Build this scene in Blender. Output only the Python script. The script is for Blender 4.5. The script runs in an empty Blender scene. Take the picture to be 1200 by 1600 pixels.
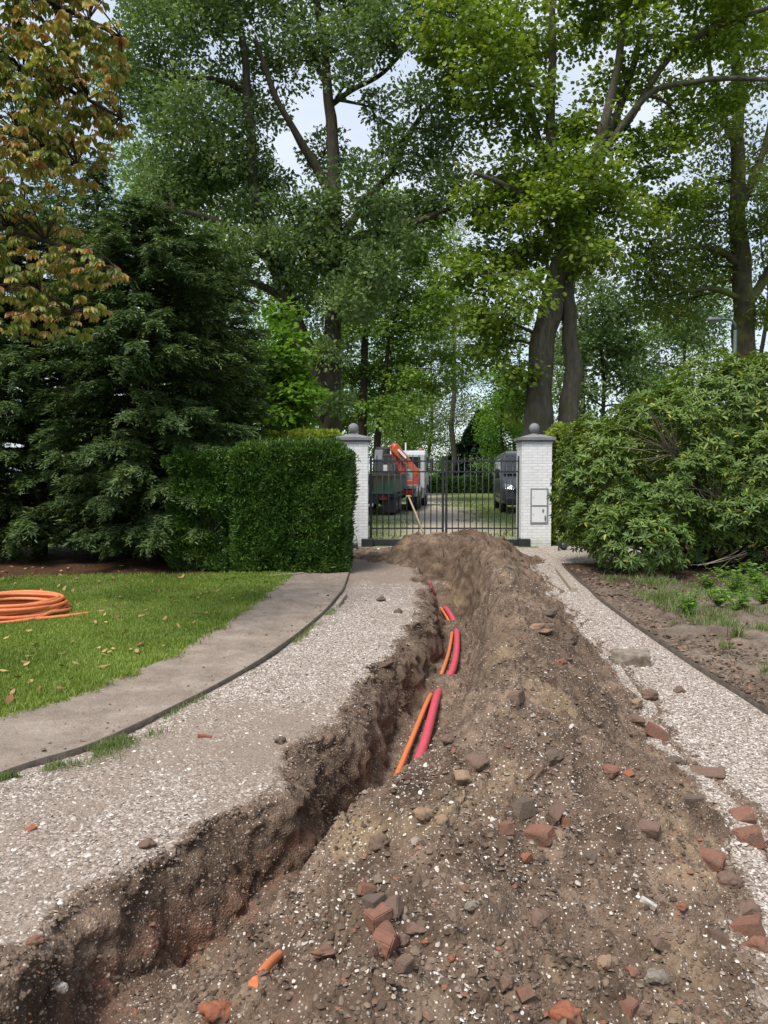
import bpy, math, random
import numpy as np
from math import sin, cos, pi, radians, sqrt
from mathutils import Vector, Matrix, noise as mnoise

# ------------------------------------------------------------------ scene, camera, light
scene = bpy.context.scene
COL = scene.collection
RNG = np.random.default_rng(7)
random.seed(7)

F_PX, CAM_H, HORIZON = 1200.0, 1.65, 740.0
PITCH = math.atan((800.0 - HORIZON) / F_PX)
cam_data = bpy.data.cameras.new("camera")
cam_data.sensor_fit = 'VERTICAL'
cam_data.sensor_height = 24.0
cam_data.lens = 24.0 * F_PX / 1600.0
cam_data.clip_start = 0.05
cam_data.clip_end = 3000.0
cam = bpy.data.objects.new("camera", cam_data)
cam.location = (0, 0, CAM_H)
cam.rotation_euler = (pi / 2 - PITCH, 0, 0)
COL.objects.link(cam)
scene.camera = cam

SUN_EL, SUN_AZ = radians(58), radians(215)       # azimuth measured from +Y towards +X
world = bpy.data.worlds.new("World")
scene.world = world
world.use_nodes = True
wn, wl = world.node_tree.nodes, world.node_tree.links
wn.clear()
w_out = wn.new('ShaderNodeOutputWorld')
w_bg = wn.new('ShaderNodeBackground')
w_bg.inputs['Strength'].default_value = 0.12
w_sky = wn.new('ShaderNodeTexSky')
w_sky.sky_type = 'NISHITA'
w_sky.sun_disc = False
w_sky.sun_elevation = SUN_EL
w_sky.sun_rotation = SUN_AZ
w_tc = wn.new('ShaderNodeTexCoord')
w_map = wn.new('ShaderNodeMapping')
w_map.inputs['Scale'].default_value = (1.0, 1.0, 2.2)
w_noise = wn.new('ShaderNodeTexNoise')
w_noise.inputs['Scale'].default_value = 2.3
w_noise.inputs['Detail'].default_value = 7
w_ramp = wn.new('ShaderNodeMapRange')
w_ramp.inputs['From Min'].default_value = 0.3
w_ramp.inputs['From Max'].default_value = 0.62
w_ramp.inputs['To Min'].default_value = 0.22
w_ramp.inputs['To Max'].default_value = 1.0
w_mix = wn.new('ShaderNodeMixRGB')
w_mix.inputs['Color2'].default_value = (4.15, 4.5, 5.05, 1)     # thin bright overcast
wl.new(w_tc.outputs['Generated'], w_map.inputs['Vector'])
wl.new(w_map.outputs['Vector'], w_noise.inputs['Vector'])
wl.new(w_noise.outputs['Fac'], w_ramp.inputs['Value'])
wl.new(w_ramp.outputs['Result'], w_mix.inputs['Fac'])
wl.new(w_sky.outputs['Color'], w_mix.inputs['Color1'])
wl.new(w_mix.outputs['Color'], w_bg.inputs['Color'])
wl.new(w_bg.outputs['Background'], w_out.inputs['Surface'])

sun_d = bpy.data.lights.new("sun", 'SUN')
sun_d.energy = 2.5
sun_d.angle = radians(20)
sun_d.color = (1.0, 0.96, 0.9)
sun = bpy.data.objects.new("sun", sun_d)
sdir = Vector((sin(SUN_AZ) * cos(SUN_EL), cos(SUN_AZ) * cos(SUN_EL), sin(SUN_EL)))
sun.rotation_euler = sdir.to_track_quat('Z', 'Y').to_euler()
COL.objects.link(sun)

scene.view_settings.view_transform = 'Standard'
scene.view_settings.look = 'None'
scene.view_settings.gamma = 1
scene.view_settings.use_curve_mapping = False
scene.view_settings.exposure = 0.8
scene.render.engine = 'CYCLES'
scene.cycles.max_bounces = 9
scene.cycles.diffuse_bounces = 6
scene.cycles.glossy_bounces = 2
scene.cycles.transmission_bounces = 6
scene.cycles.use_denoising = True

# ------------------------------------------------------------------ pixel helpers (photo pixels, 1200 x 1600)
CP, SP = cos(PITCH), sin(PITCH)
def ray(px, py):
    a, b = (px - 600.0) / F_PX, (800.0 - py) / F_PX
    return Vector((a, CP + b * SP, -SP + b * CP))
def at(px, py, Y):
    r = ray(px, py)
    t = Y / r.y
    return Vector((r.x * t, Y, CAM_H + r.z * t))
def gp(px, py, z=0.0):
    r = ray(px, py)
    t = (z - CAM_H) / r.z
    return Vector((r.x * t, r.y * t, z))

# ------------------------------------------------------------------ numpy noise
def _hash(ix, iy, iz, seed):
    n = (ix * 374761393 + iy * 668265263 + iz * 2147483647 + seed * 1274126177) & 0xffffffff
    n = ((n ^ (n >> 13)) * 1274126177) & 0xffffffff
    n = ((n ^ (n >> 16)) * 2246822519) & 0xffffffff
    return ((n ^ (n >> 15)) & 0xffffff) / float(0xffffff)
def vnoise(x, y, z=None, seed=0):
    x = np.asarray(x, float); y = np.asarray(y, float)
    z = np.zeros_like(x) if z is None else np.asarray(z, float)
    ix, iy, iz = np.floor(x).astype(np.int64), np.floor(y).astype(np.int64), np.floor(z).astype(np.int64)
    fx, fy, fz = x - ix, y - iy, z - iz
    fx, fy, fz = [f * f * f * (f * (f * 6 - 15) + 10) for f in (fx, fy, fz)]
    r = 0
    for dx in (0, 1):
        for dy in (0, 1):
            for dz in (0, 1):
                w = (fx if dx else 1 - fx) * (fy if dy else 1 - fy) * (fz if dz else 1 - fz)
                r = r + w * _hash(ix + dx, iy + dy, iz + dz, seed)
    return r * 2 - 1
def fbm(x, y, z=None, oct=4, seed=0, gain=0.5):
    r, a, f = 0, 1.0, 1.0
    for o in range(oct):
        r = r + a * vnoise(np.asarray(x) * f, np.asarray(y) * f, None if z is None else np.asarray(z) * f, seed + o * 17)
        a *= gain; f *= 2.03
    return r
def sstep(a, b, x):
    t = np.clip((np.asarray(x, float) - a) / (b - a), 0, 1)
    return t * t * (3 - 2 * t)
def cells(x, y, seed=0):
    """F1 distance and id of a jittered 2-D cell pattern."""
    ix, iy = np.floor(x).astype(np.int64), np.floor(y).astype(np.int64)
    best = np.full(x.shape, 9.0); bid = np.zeros(x.shape)
    for dx in (-1, 0, 1):
        for dy in (-1, 0, 1):
            cx, cy = ix + dx, iy + dy
            jx, jy = _hash(cx, cy, cx * 0, seed), _hash(cx, cy, cx * 0, seed + 5)
            d = (cx + jx - x) ** 2 + (cy + jy - y) ** 2
            m = d < best
            best = np.where(m, d, best)
            bid = np.where(m, _hash(cx, cy, cx * 0, seed + 9), bid)
    return np.sqrt(best), bid

# ------------------------------------------------------------------ object helpers
def tag(o, label=None, cat=None, group=None, kind=None):
    if label: o['label'] = label
    if cat: o['category'] = cat
    if group: o['group'] = group
    if kind: o['kind'] = kind
    return o
def thing(name, label, cat, loc=(0, 0, 0), rz=0.0, group=None):
    o = bpy.data.objects.new(name, None)
    o.empty_display_size = 0.1
    COL.objects.link(o)
    o.location = loc
    o.rotation_euler = (0, 0, rz)
    return tag(o, label, cat, group)
def link_mesh(name, me, mats, parent=None, loc=None):
    o = bpy.data.objects.new(name, me)
    COL.objects.link(o)
    for m in (mats if isinstance(mats, (list, tuple)) else [mats]):
        me.materials.append(m)
    if parent: o.parent = parent
    elif loc is not None: o.location = loc
    return o
def np_mesh(name, V, Fs, mats, parent=None, attrs=None, smooth=False, loc=None, mat_idx=None):
    """V (n,3); Fs: list of (m,k) int arrays."""
    V = np.asarray(V, np.float32)
    if loc is not None: V = V - np.asarray(loc, np.float32)
    me = bpy.data.meshes.new(name)
    Fs = [np.asarray(f, np.int32) for f in Fs if len(f)]
    nl = sum(f.size for f in Fs); nf = sum(len(f) for f in Fs)
    me.vertices.add(len(V)); me.vertices.foreach_set('co', V.ravel())
    me.loops.add(nl); me.loops.foreach_set('vertex_index', np.concatenate([f.ravel() for f in Fs]))
    tot = np.concatenate([np.full(len(f), f.shape[1], np.int32) for f in Fs])
    st = np.concatenate([[0], np.cumsum(tot)[:-1]]).astype(np.int32)
    me.polygons.add(nf); me.polygons.foreach_set('loop_start', st)
    try: me.polygons.foreach_set('loop_total', tot)
    except Exception: pass
    if smooth: me.polygons.foreach_set('use_smooth', np.ones(nf, bool))
    if mat_idx is not None: me.polygons.foreach_set('material_index', np.asarray(mat_idx, np.int32))
    for k, a in (attrs or {}).items():
        at_ = me.attributes.new(k, 'FLOAT', 'POINT')
        at_.data.foreach_set('value', np.asarray(a, np.float32))
    me.update(calc_edges=True)
    return link_mesh(name, me, mats, parent, loc)

class MB:
    """collects boxes, tubes, prisms into one mesh"""
    def __init__(s): s.v, s.f, s.sm = [], [], []
    def add(s, verts, faces, M=None, smooth=False):
        b = len(s.v)
        s.v += [tuple(M @ Vector(v)) if M else tuple(v) for v in verts]
        for f in faces:
            s.f.append([i + b for i in f]); s.sm.append(smooth)
        return s
    def box(s, lo, hi, M=None, bevel=0.0):
        (x0, y0, z0), (x1, y1, z1) = lo, hi
        b = min(bevel, (x1 - x0) / 2.01, (y1 - y0) / 2.01, (z1 - z0) / 2.01)
        if b <= 0:
            V = [(x0, y0, z0), (x1, y0, z0), (x1, y1, z0), (x0, y1, z0), (x0, y0, z1), (x1, y0, z1), (x1, y1, z1), (x0, y1, z1)]
            return s.add(V, [(0, 3, 2, 1), (4, 5, 6, 7), (0, 1, 5, 4), (1, 2, 6, 5), (2, 3, 7, 6), (3, 0, 4, 7)], M)
        V = []
        idx = {}
        for sx in (0, 1):
            for sy in (0, 1):
                for sz in (0, 1):
                    c = [(x0, x1)[sx], (y0, y1)[sy], (z0, z1)[sz]]
                    d = [b if q == 0 else -b for q in (sx, sy, sz)]
                    for ax in range(3):
                        p = [c[k] + (0 if k == ax else d[k]) for k in range(3)]
                        idx[(sx, sy, sz, ax)] = len(V); V.append(tuple(p))
        Fc = []
        g = lambda a, k: idx[tuple(a) + (k,)]
        for ax in range(3):
            u, w = (ax + 1) % 3, (ax + 2) % 3
            for sgn in (0, 1):
                q = []
                for cu, cw in ((0, 0), (1, 0), (1, 1), (0, 1)):
                    a = [0, 0, 0]; a[ax] = sgn; a[u] = cu; a[w] = cw
                    q.append(g(a, ax))
                Fc.append(q if sgn else q[::-1])
            for cu in (0, 1):
                for cw in (0, 1):
                    a0 = [0, 0, 0]; a0[u] = cu; a0[w] = cw; a1 = list(a0); a1[ax] = 1
                    q = [g(a0, u), g(a1, u), g(a1, w), g(a0, w)]
                    Fc.append(q if (cu ^ cw) == 0 else q[::-1])
        for sx in (0, 1):
            for sy in (0, 1):
                for sz in (0, 1):
                    q = [idx[(sx, sy, sz, k)] for k in range(3)]
                    Fc.append(q if (sx + sy + sz) % 2 else q[::-1])
        return s.add(V, Fc, M)
    def tube(s, pts, rad, sides=8, caps=True, smooth=True, M=None):
        P = [Vector(p) for p in pts]
        n = len(P)
        R = rad if hasattr(rad, '__len__') else [rad] * n
        V, Fc = [], []
        ref = None
        for i in range(n):
            t = (P[min(i + 1, n - 1)] - P[max(i - 1, 0)])
            if t.length < 1e-9: t = Vector((0, 0, 1))
            t.normalize()
            if ref is None:
                ref = Vector((1, 0, 0)) if abs(t.x) < 0.9 else Vector((0, 1, 0))
            a = ref - t * ref.dot(t)
            if a.length < 1e-6: a = t.orthogonal()
            a.normalize(); ref = a
            b = t.cross(a)
            for k in range(sides):
                an = 2 * pi * k / sides
                V.append(P[i] + (a * cos(an) + b * sin(an)) * R[i])
        for i in range(n - 1):
            for k in range(sides):
                k2 = (k + 1) % sides
                Fc.append((i * sides + k, i * sides + k2, (i + 1) * sides + k2, (i + 1) * sides + k))
        s.add(V, Fc, M, smooth)
        if caps:
            b0 = len(s.v) - len(V)
            s.f.append([b0 + k for k in range(sides)][::-1]); s.sm.append(False)
            s.f.append([b0 + (n - 1) * sides + k for k in range(sides)]); s.sm.append(False)
        return s
    def lathe(s, prof, seg=24, M=None, smooth=True):
        """prof list of (r, z) bottom to top"""
        V, Fc = [], []
        for r, z in prof:
            for k in range(seg):
                a = 2 * pi * k / seg
                V.append((r * cos(a), r * sin(a), z))
        for i in range(len(prof) - 1):
            for k in range(seg):
                k2 = (k + 1) % seg
                Fc.append((i * seg + k, i * seg + k2, (i + 1) * seg + k2, (i + 1) * seg + k))
        return s.add(V, Fc, M, smooth)
    def prism(s, poly, x0, x1, M=None):
        """poly of (y,z) extruded along x"""
        n = len(poly)
        V = [(x0, y, z) for y, z in poly] + [(x1, y, z) for y, z in poly]
        Fc = [[i for i in range(n)], [n + i for i in range(n)][::-1]]
        for i in range(n):
            j = (i + 1) % n
            Fc.append([i, n + i, n + j, j])
        return s.add(V, Fc, M)
    def build(s, name, mat, parent=None, loc=None, bevel=0, fix=True):
        me = bpy.data.meshes.new(name)
        V = s.v if loc is None else [(v[0] - loc[0], v[1] - loc[1], v[2] - loc[2]) for v in s.v]
        me.from_pydata(V, [], s.f)
        me.polygons.foreach_set('use_smooth', np.array(s.sm, bool))
        if fix:
            import bmesh
            bm = bmesh.new(); bm.from_mesh(me)
            bmesh.ops.recalc_face_normals(bm, faces=bm.faces)
            bm.to_mesh(me); bm.free()
        me.update()
        o = link_mesh(name, me, mat, parent, loc)
        if bevel:
            md = o.modifiers.new('bevel', 'BEVEL'); md.width = bevel; md.segments = 2; md.limit_method = 'ANGLE'
        return o
def T(x=0, y=0, z=0, rx=0, ry=0, rz=0):
    return Matrix.Translation((x, y, z)) @ Matrix.Rotation(rz, 4, 'Z') @ Matrix.Rotation(ry, 4, 'Y') @ Matrix.Rotation(rx, 4, 'X')

# ------------------------------------------------------------------ materials
def new_mat(name):
    m = bpy.data.materials.new(name); m.use_nodes = True
    nt = m.node_tree
    return m, nt.nodes, nt.links, nt.nodes['Principled BSDF']
def ramp(nodes, stops, interp='LINEAR'):
    r = nodes.new('ShaderNodeValToRGB')
    cr = r.color_ramp; cr.interpolation = interp
    while len(cr.elements) < len(stops): cr.elements.new(0.5)
    for e, (p, c) in zip(cr.elements, stops):
        e.position = p; e.color = (*c, 1) if len(c) == 3 else c
    return r
def nz(nodes, links, scale, detail=4, vec=None, rough=0.55):
    n = nodes.new('ShaderNodeTexNoise')
    n.inputs['Scale'].default_value = scale; n.inputs['Detail'].default_value = detail
    n.inputs['Roughness'].default_value = rough
    if vec is not None: links.new(vec, n.inputs['Vector'])
    return n
def plain(name, col, rough=0.5, metal=0.0, var=0.25, scale=9.0, bump=0.0, bscale=60, spec=0.5, coat=0.0):
    m, n, l, b = new_mat(name)
    tc = n.new('ShaderNodeTexCoord')
    nn = nz(n, l, scale, 5, tc.outputs['Object'])
    r = ramp(n, [(0.25, tuple(c * (1 - var) for c in col)), (0.75, tuple(min(1, c * (1 + var)) for c in col))])
    l.new(nn.outputs['Fac'], r.inputs['Fac']); l.new(r.outputs['Color'], b.inputs['Base Color'])
    b.inputs['Roughness'].default_value = rough; b.inputs['Metallic'].default_value = metal
    b.inputs['Specular IOR Level'].default_value = spec
    if coat: b.inputs['Coat Weight'].default_value = coat
    if bump:
        bb = n.new('ShaderNodeBump'); bb.inputs['Strength'].default_value = bump; bb.inputs['Distance'].default_value = 0.01
        n2 = nz(n, l, bscale, 6, tc.outputs['Object'])
        l.new(n2.outputs['Fac'], bb.inputs['Height']); l.new(bb.outputs['Normal'], b.inputs['Normal'])
    return m
def leaf_mat(name, stops, trans=0.35, tcol=None, rough=0.5, spec=0.3):
    m, n, l, b = new_mat(name)
    a = n.new('ShaderNodeAttribute'); a.attribute_name = 'rnd'
    r = ramp(n, stops)
    l.new(a.outputs['Fac'], r.inputs['Fac'])
    l.new(r.outputs['Color'], b.inputs['Base Color'])
    b.inputs['Roughness'].default_value = rough
    b.inputs['Specular IOR Level'].default_value = spec
    if trans > 0:
        t = n.new('ShaderNodeBsdfTranslucent')
        hs = n.new('ShaderNodeMixRGB'); hs.blend_type = 'MULTIPLY'; hs.inputs['Fac'].default_value = 1
        hs.inputs['Color2'].default_value = (*(tcol or (1.5, 1.5, 0.7)), 1)
        l.new(r.outputs['Color'], hs.inputs['Color1'])
        l.new(hs.outputs['Color'], t.inputs['Color'])
        mx = n.new('ShaderNodeMixShader'); mx.inputs['Fac'].default_value = trans
        l.new(b.outputs['BSDF'], mx.inputs[1]); l.new(t.outputs['BSDF'], mx.inputs[2])
        l.new(mx.outputs['Shader'], n['Material Output'].inputs['Surface'])
    return m
def bark_mat(name, c0, c1, moss=None, scale=7.0, moss_at=(0.55, 0.7)):
    m, n, l, b = new_mat(name)
    tc = n.new('ShaderNodeTexCoord'); mp = n.new('ShaderNodeMapping')
    mp.inputs['Scale'].default_value = (1, 1, 0.22)
    l.new(tc.outputs['Object'], mp.inputs['Vector'])
    nn = nz(n, l, scale * 1.6, 8, mp.outputs['Vector'], 0.65)
    r = ramp(n, [(0.3, c0), (0.7, c1)])
    l.new(nn.outputs['Fac'], r.inputs['Fac'])
    col = r.outputs['Color']
    if moss:
        n2 = nz(n, l, 1.6, 5, tc.outputs['Object'])
        r2 = ramp(n, [(moss_at[0], (0, 0, 0)), (moss_at[1], (1, 1, 1))])
        l.new(n2.outputs['Fac'], r2.inputs['Fac'])
        mx = n.new('ShaderNodeMixRGB'); mx.inputs['Color2'].default_value = (*moss, 1)
        l.new(r2.outputs['Color'], mx.inputs['Fac']); l.new(col, mx.inputs['Color1'])
        col = mx.outputs['Color']
    l.new(col, b.inputs['Base Color'])
    b.inputs['Roughness'].default_value = 0.9; b.inputs['Specular IOR Level'].default_value = 0.2
    bb = n.new('ShaderNodeBump'); bb.inputs['Strength'].default_value = 0.9; bb.inputs['Distance'].default_value = 0.04
    l.new(nn.outputs['Fac'], bb.inputs['Height']); l.new(bb.outputs['Normal'], b.inputs['Normal'])
    return m

def terrain_mat():
    """shell gravel <-> dug soil, by the vertex attributes 'dirt', 'clay', 'sand'"""
    m, n, l, b = new_mat("shell_gravel_and_soil")
    tc = n.new('ShaderNodeTexCoord'); O = tc.outputs['Object']
    def attr(k):
        a = n.new('ShaderNodeAttribute'); a.attribute_name = k; return a.outputs['Fac']
    def vor(scale, rnd=1.0):
        v = n.new('ShaderNodeTexVoronoi'); v.inputs['Scale'].default_value = scale
        v.inputs['Randomness'].default_value = rnd
        l.new(O, v.inputs['Vector']); return v
    def mix(f, c1, c2, mode='MIX'):
        x = n.new('ShaderNodeMixRGB'); x.blend_type = mode
        for s, v in ((0, f), (1, c1), (2, c2)):
            if hasattr(v, 'is_linked'): l.new(v, x.inputs[s])
            elif s == 0: x.inputs[0].default_value = v
            else: x.inputs[s].default_value = (*v, 1)
        return x.outputs['Color']
    def sep(c):
        s = n.new('ShaderNodeSeparateColor'); l.new(c, s.inputs['Color']); return s
    def mp(v, a, b_, c=0.0, d=1.0):
        r_ = n.new('ShaderNodeMapRange'); l.new(v, r_.inputs['Value'])
        r_.inputs['From Min'].default_value = a; r_.inputs['From Max'].default_value = b_
        r_.inputs['To Min'].default_value = c; r_.inputs['To Max'].default_value = d
        return r_.outputs['Result']
    def math_(op, a, b_):
        x = n.new('ShaderNodeMath'); x.operation = op
        for i, v in enumerate((a, b_)):
            if hasattr(v, 'is_linked'): l.new(v, x.inputs[i])
            else: x.inputs[i].default_value = v
        return x.outputs[0]
    # gravel
    v1, v2 = vor(85), vor(38)
    s1, s2 = sep(v1.outputs['Color']), sep(v2.outputs['Color'])
    g1 = ramp(n, [(0.0, (0.125, 0.093, 0.07)), (0.25, (0.215, 0.165, 0.13)), (0.5, (0.33, 0.268, 0.222)), (0.78, (0.48, 0.41, 0.355)), (1, (0.68, 0.62, 0.56))])
    l.new(s1.outputs['Red'], g1.inputs['Fac'])
    g2 = ramp(n, [(0.0, (0.24, 0.18, 0.14)), (0.5, (0.38, 0.32, 0.27)), (1, (0.66, 0.62, 0.57))])
    l.new(s2.outputs['Red'], g2.inputs['Fac'])
    pick = math_('MULTIPLY', mp(s2.outputs['Green'], 0.62, 0.66), mp(v2.outputs['Distance'], 0.42, 0.36))
    gravel = mix(pick, g1.outputs['Color'], g2.outputs['Color'])
    dirtn = nz(n, l, 6.0, 7, O, 0.66)
    worn = math_('ADD', attr('worn'), mp(dirtn.outputs['Fac'], 0.3, 0.7, -0.3, 0.3))
    worn = math_('ADD', worn, mp(s1.outputs['Blue'], 0.0, 1.0, 0.22, -0.22))
    worn = mp(worn, 0.25, 0.8, 0.0, 0.92)
    gravel = mix(worn, gravel, mix(dirtn.outputs['Fac'], (0.17, 0.125, 0.094), (0.33, 0.26, 0.207)))
    # soil
    sn = nz(n, l, 5.5, 9, O, 0.7)
    soil = ramp(n, [(0.34, (0.076, 0.053, 0.038)), (0.5, (0.146, 0.104, 0.075)), (0.68, (0.235, 0.172, 0.126))])
    l.new(sn.outputs['Fac'], soil.inputs['Fac'])
    fine = nz(n, l, 140, 3, O)
    soilc = mix(0.55, soil.outputs['Color'], mix(fine.outputs['Fac'], (0.3, 0.3, 0.3), (1.5, 1.45, 1.4)), 'MULTIPLY')
    damp = nz(n, l, 1.3, 6, O, 0.62)
    dr_ = ramp(n, [(0.36, (0.7, 0.67, 0.64)), (0.62, (1.3, 1.28, 1.26))]); l.new(damp.outputs['Fac'], dr_.inputs['Fac'])
    soilc = mix(1.0, soilc, dr_.outputs['Color'], 'MULTIPLY')
    sandn = nz(n, l, 1.7, 5, O)
    soilc = mix(math_('MULTIPLY', mp(sandn.outputs['Fac'], 0.56, 0.7), math_('MULTIPLY', attr('sand'), 0.8)), soilc, (0.3, 0.215, 0.125))
    soilc = mix(math_('MULTIPLY', attr('clay'), mp(sn.outputs['Fac'], 0.42, 0.62)), soilc, (0.2, 0.085, 0.055))
    # white shell crumbs in the soil
    v3, v4 = vor(58), vor(120)
    for v, th, dd in ((v3, 0.8, 0.3), (v4, 0.82, 0.36)):
        sc = sep(v.outputs['Color'])
        pk = math_('MULTIPLY', mp(sc.outputs['Red'], th, th + 0.02), mp(v.outputs['Distance'], dd, dd - 0.06))
        pk = math_('MULTIPLY', pk, attr('shell'))
        r_ = ramp(n, [(0, (0.34, 0.29, 0.24)), (0.7, (0.6, 0.56, 0.5)), (1, (0.8, 0.77, 0.72))])
        l.new(sc.outputs['Green'], r_.inputs['Fac'])
        soilc = mix(pk, soilc, r_.outputs['Color'])
    bn = nz(n, l, 9, 6, O, 0.7)
    f = math_('ADD', attr('dirt'), mp(bn.outputs['Fac'], 0.25, 0.75, -0.35, 0.35))
    f = math_('ADD', f, mp(s1.outputs['Green'], 0, 1, -0.2, 0.2))
    f = mp(f, 0.4, 0.6)
    l.new(mix(f, gravel, soilc), b.inputs['Base Color'])
    b.inputs['Roughness'].default_value = 0.92; b.inputs['Specular IOR Level'].default_value = 0.15
    h = math_('ADD', math_('MULTIPLY', v1.outputs['Distance'], -0.55), math_('MULTIPLY', v3.outputs['Distance'], -0.25))
    h = math_('ADD', h, math_('MULTIPLY', bn.outputs['Fac'], 1.1))
    h = math_('ADD', h, math_('MULTIPLY', fine.outputs['Fac'], 0.5))
    bb = n.new('ShaderNodeBump'); bb.inputs['Strength'].default_value = 0.75; bb.inputs['Distance'].default_value = 0.012
    l.new(h, bb.inputs['Height']); l.new(bb.outputs['Normal'], b.inputs['Normal'])
    return m

def soil_mat(name, stops, scale=3.0, bump=0.6, humus=None):
    m, n, l, b = new_mat(name)
    tc = n.new('ShaderNodeTexCoord'); O = tc.outputs['Object']
    a = nz(n, l, scale, 9, O, 0.68)
    r = ramp(n, stops); l.new(a.outputs['Fac'], r.inputs['Fac'])
    col = r.outputs['Color']
    if humus:
        ha = n.new('ShaderNodeAttribute'); ha.attribute_name = 'humus'
        hm = n.new('ShaderNodeMixRGB'); l.new(ha.outputs['Fac'], hm.inputs['Fac']); l.new(col, hm.inputs['Color1']); hm.inputs['Color2'].default_value = (*humus, 1)
        col = hm.outputs['Color']
    f = nz(n, l, 90, 4, O)
    mx = n.new('ShaderNodeMixRGB'); mx.blend_type = 'MULTIPLY'; mx.inputs['Fac'].default_value = 0.6
    r2 = ramp(n, [(0.3, (0.55, 0.55, 0.55)), (0.7, (1.35, 1.35, 1.35))]); l.new(f.outputs['Fac'], r2.inputs['Fac'])
    l.new(col, mx.inputs['Color1']); l.new(r2.outputs['Color'], mx.inputs['Color2'])
    l.new(mx.outputs['Color'], b.inputs['Base Color'])
    b.inputs['Roughness'].default_value = 0.95; b.inputs['Specular IOR Level'].default_value = 0.1
    bb = n.new('ShaderNodeBump'); bb.inputs['Strength'].default_value = bump; bb.inputs['Distance'].default_value = 0.02
    f2 = nz(n, l, 22, 8, O, 0.7)
    l.new(f2.outputs['Fac'], bb.inputs['Height']); l.new(bb.outputs['Normal'], b.inputs['Normal'])
    return m
# ------------------------------------------------------------------ plan of the drive (X as a function of Y)
def curve(pts):
    p = np.array(sorted(pts), float)
    P = np.vstack([2 * p[0] - p[1], p, 2 * p[-1] - p[-2]])
    out = []
    for i in range(1, len(P) - 2):
        t = np.linspace(0, 1, 12, endpoint=False)[:, None]
        a, b_, c, d = P[i - 1], P[i], P[i + 1], P[i + 2]
        out.append(0.5 * (2 * b_ + (c - a) * t + (2 * a - 5 * b_ + 4 * c - d) * t ** 2 + (3 * b_ - a - 3 * c + d) * t ** 3))
    q = np.vstack(out + [P[-2][None]])
    return lambda y: np.interp(y, q[:, 0], q[:, 1])
def px_curve(pix, extra=()):
    return curve([(gp(x, y).y, gp(x, y).x) for x, y in pix] + list(extra))
Y_END = 16.9
X_L = px_curve([(0, 1215), (150, 1165), (300, 1095), (400, 1040), (470, 990), (515, 950), (540, 915), (549, 885)],
               [(-3, -4.6), (1.0, -3.35), (2.8, -2.6), (15.3, -0.62), (16.9, -0.6)])
X_R = px_curve([(880, 885), (912, 915), (940, 940), (1000, 985), (1080, 1040), (1150, 1085), (1200, 1118)],
               [(-3, 2.62), (1.5, 2.62), (3.5, 2.62), (15.0, 3.3), (16.9, 3.4)])
X_LAWN = px_curve([(0, 1125), (100, 1098), (200, 1060), (300, 1010), (390, 950), (420, 925), (450, 905)],
                  [(-3, -5.4), (1.0, -4.2), (3.0, -3.3), (12.6, -1.45), (14, -1.3), (16.9, -1.2)])
X_T = curve([(-3, -5.0), (1.0, -1.6), (2.0, -1.16), (2.9, -0.8), (3.6, -0.43), (4.9, 0.06), (7, 0.45), (8, 0.67), (9.9, 0.91), (10.9, 0.95), (11.7, 0.91), (13, 0.86), (14, 0.82), (16.9, 0.8)])
X_TOE = curve([(-3, 0.8), (2.0, 1.32), (3.0, 1.52), (4.04, 1.72), (5.5, 1.9), (6.6, 1.95), (9, 2.2), (11.5, 2.45), (13.7, 2.62), (15, 2.5), (16.9, 2.2)])
Z_STRIP, Z_BED = 0.026, 0.026
def worn_at(X, Y):
    w = 0.53 + 0.42 * fbm(X * 0.9, Y * 0.65, seed=66, oct=4) + 0.2 * vnoise(X * 3.1, Y * 2.4, seed=67)
    return np.clip(w + 0.28 * sstep(10, 14, Y), 0, 1) * np.clip(1.0 - 0.8 * sstep(-0.55, 0.1, X - X_TOE(Y)), 0.1, 1)

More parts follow.
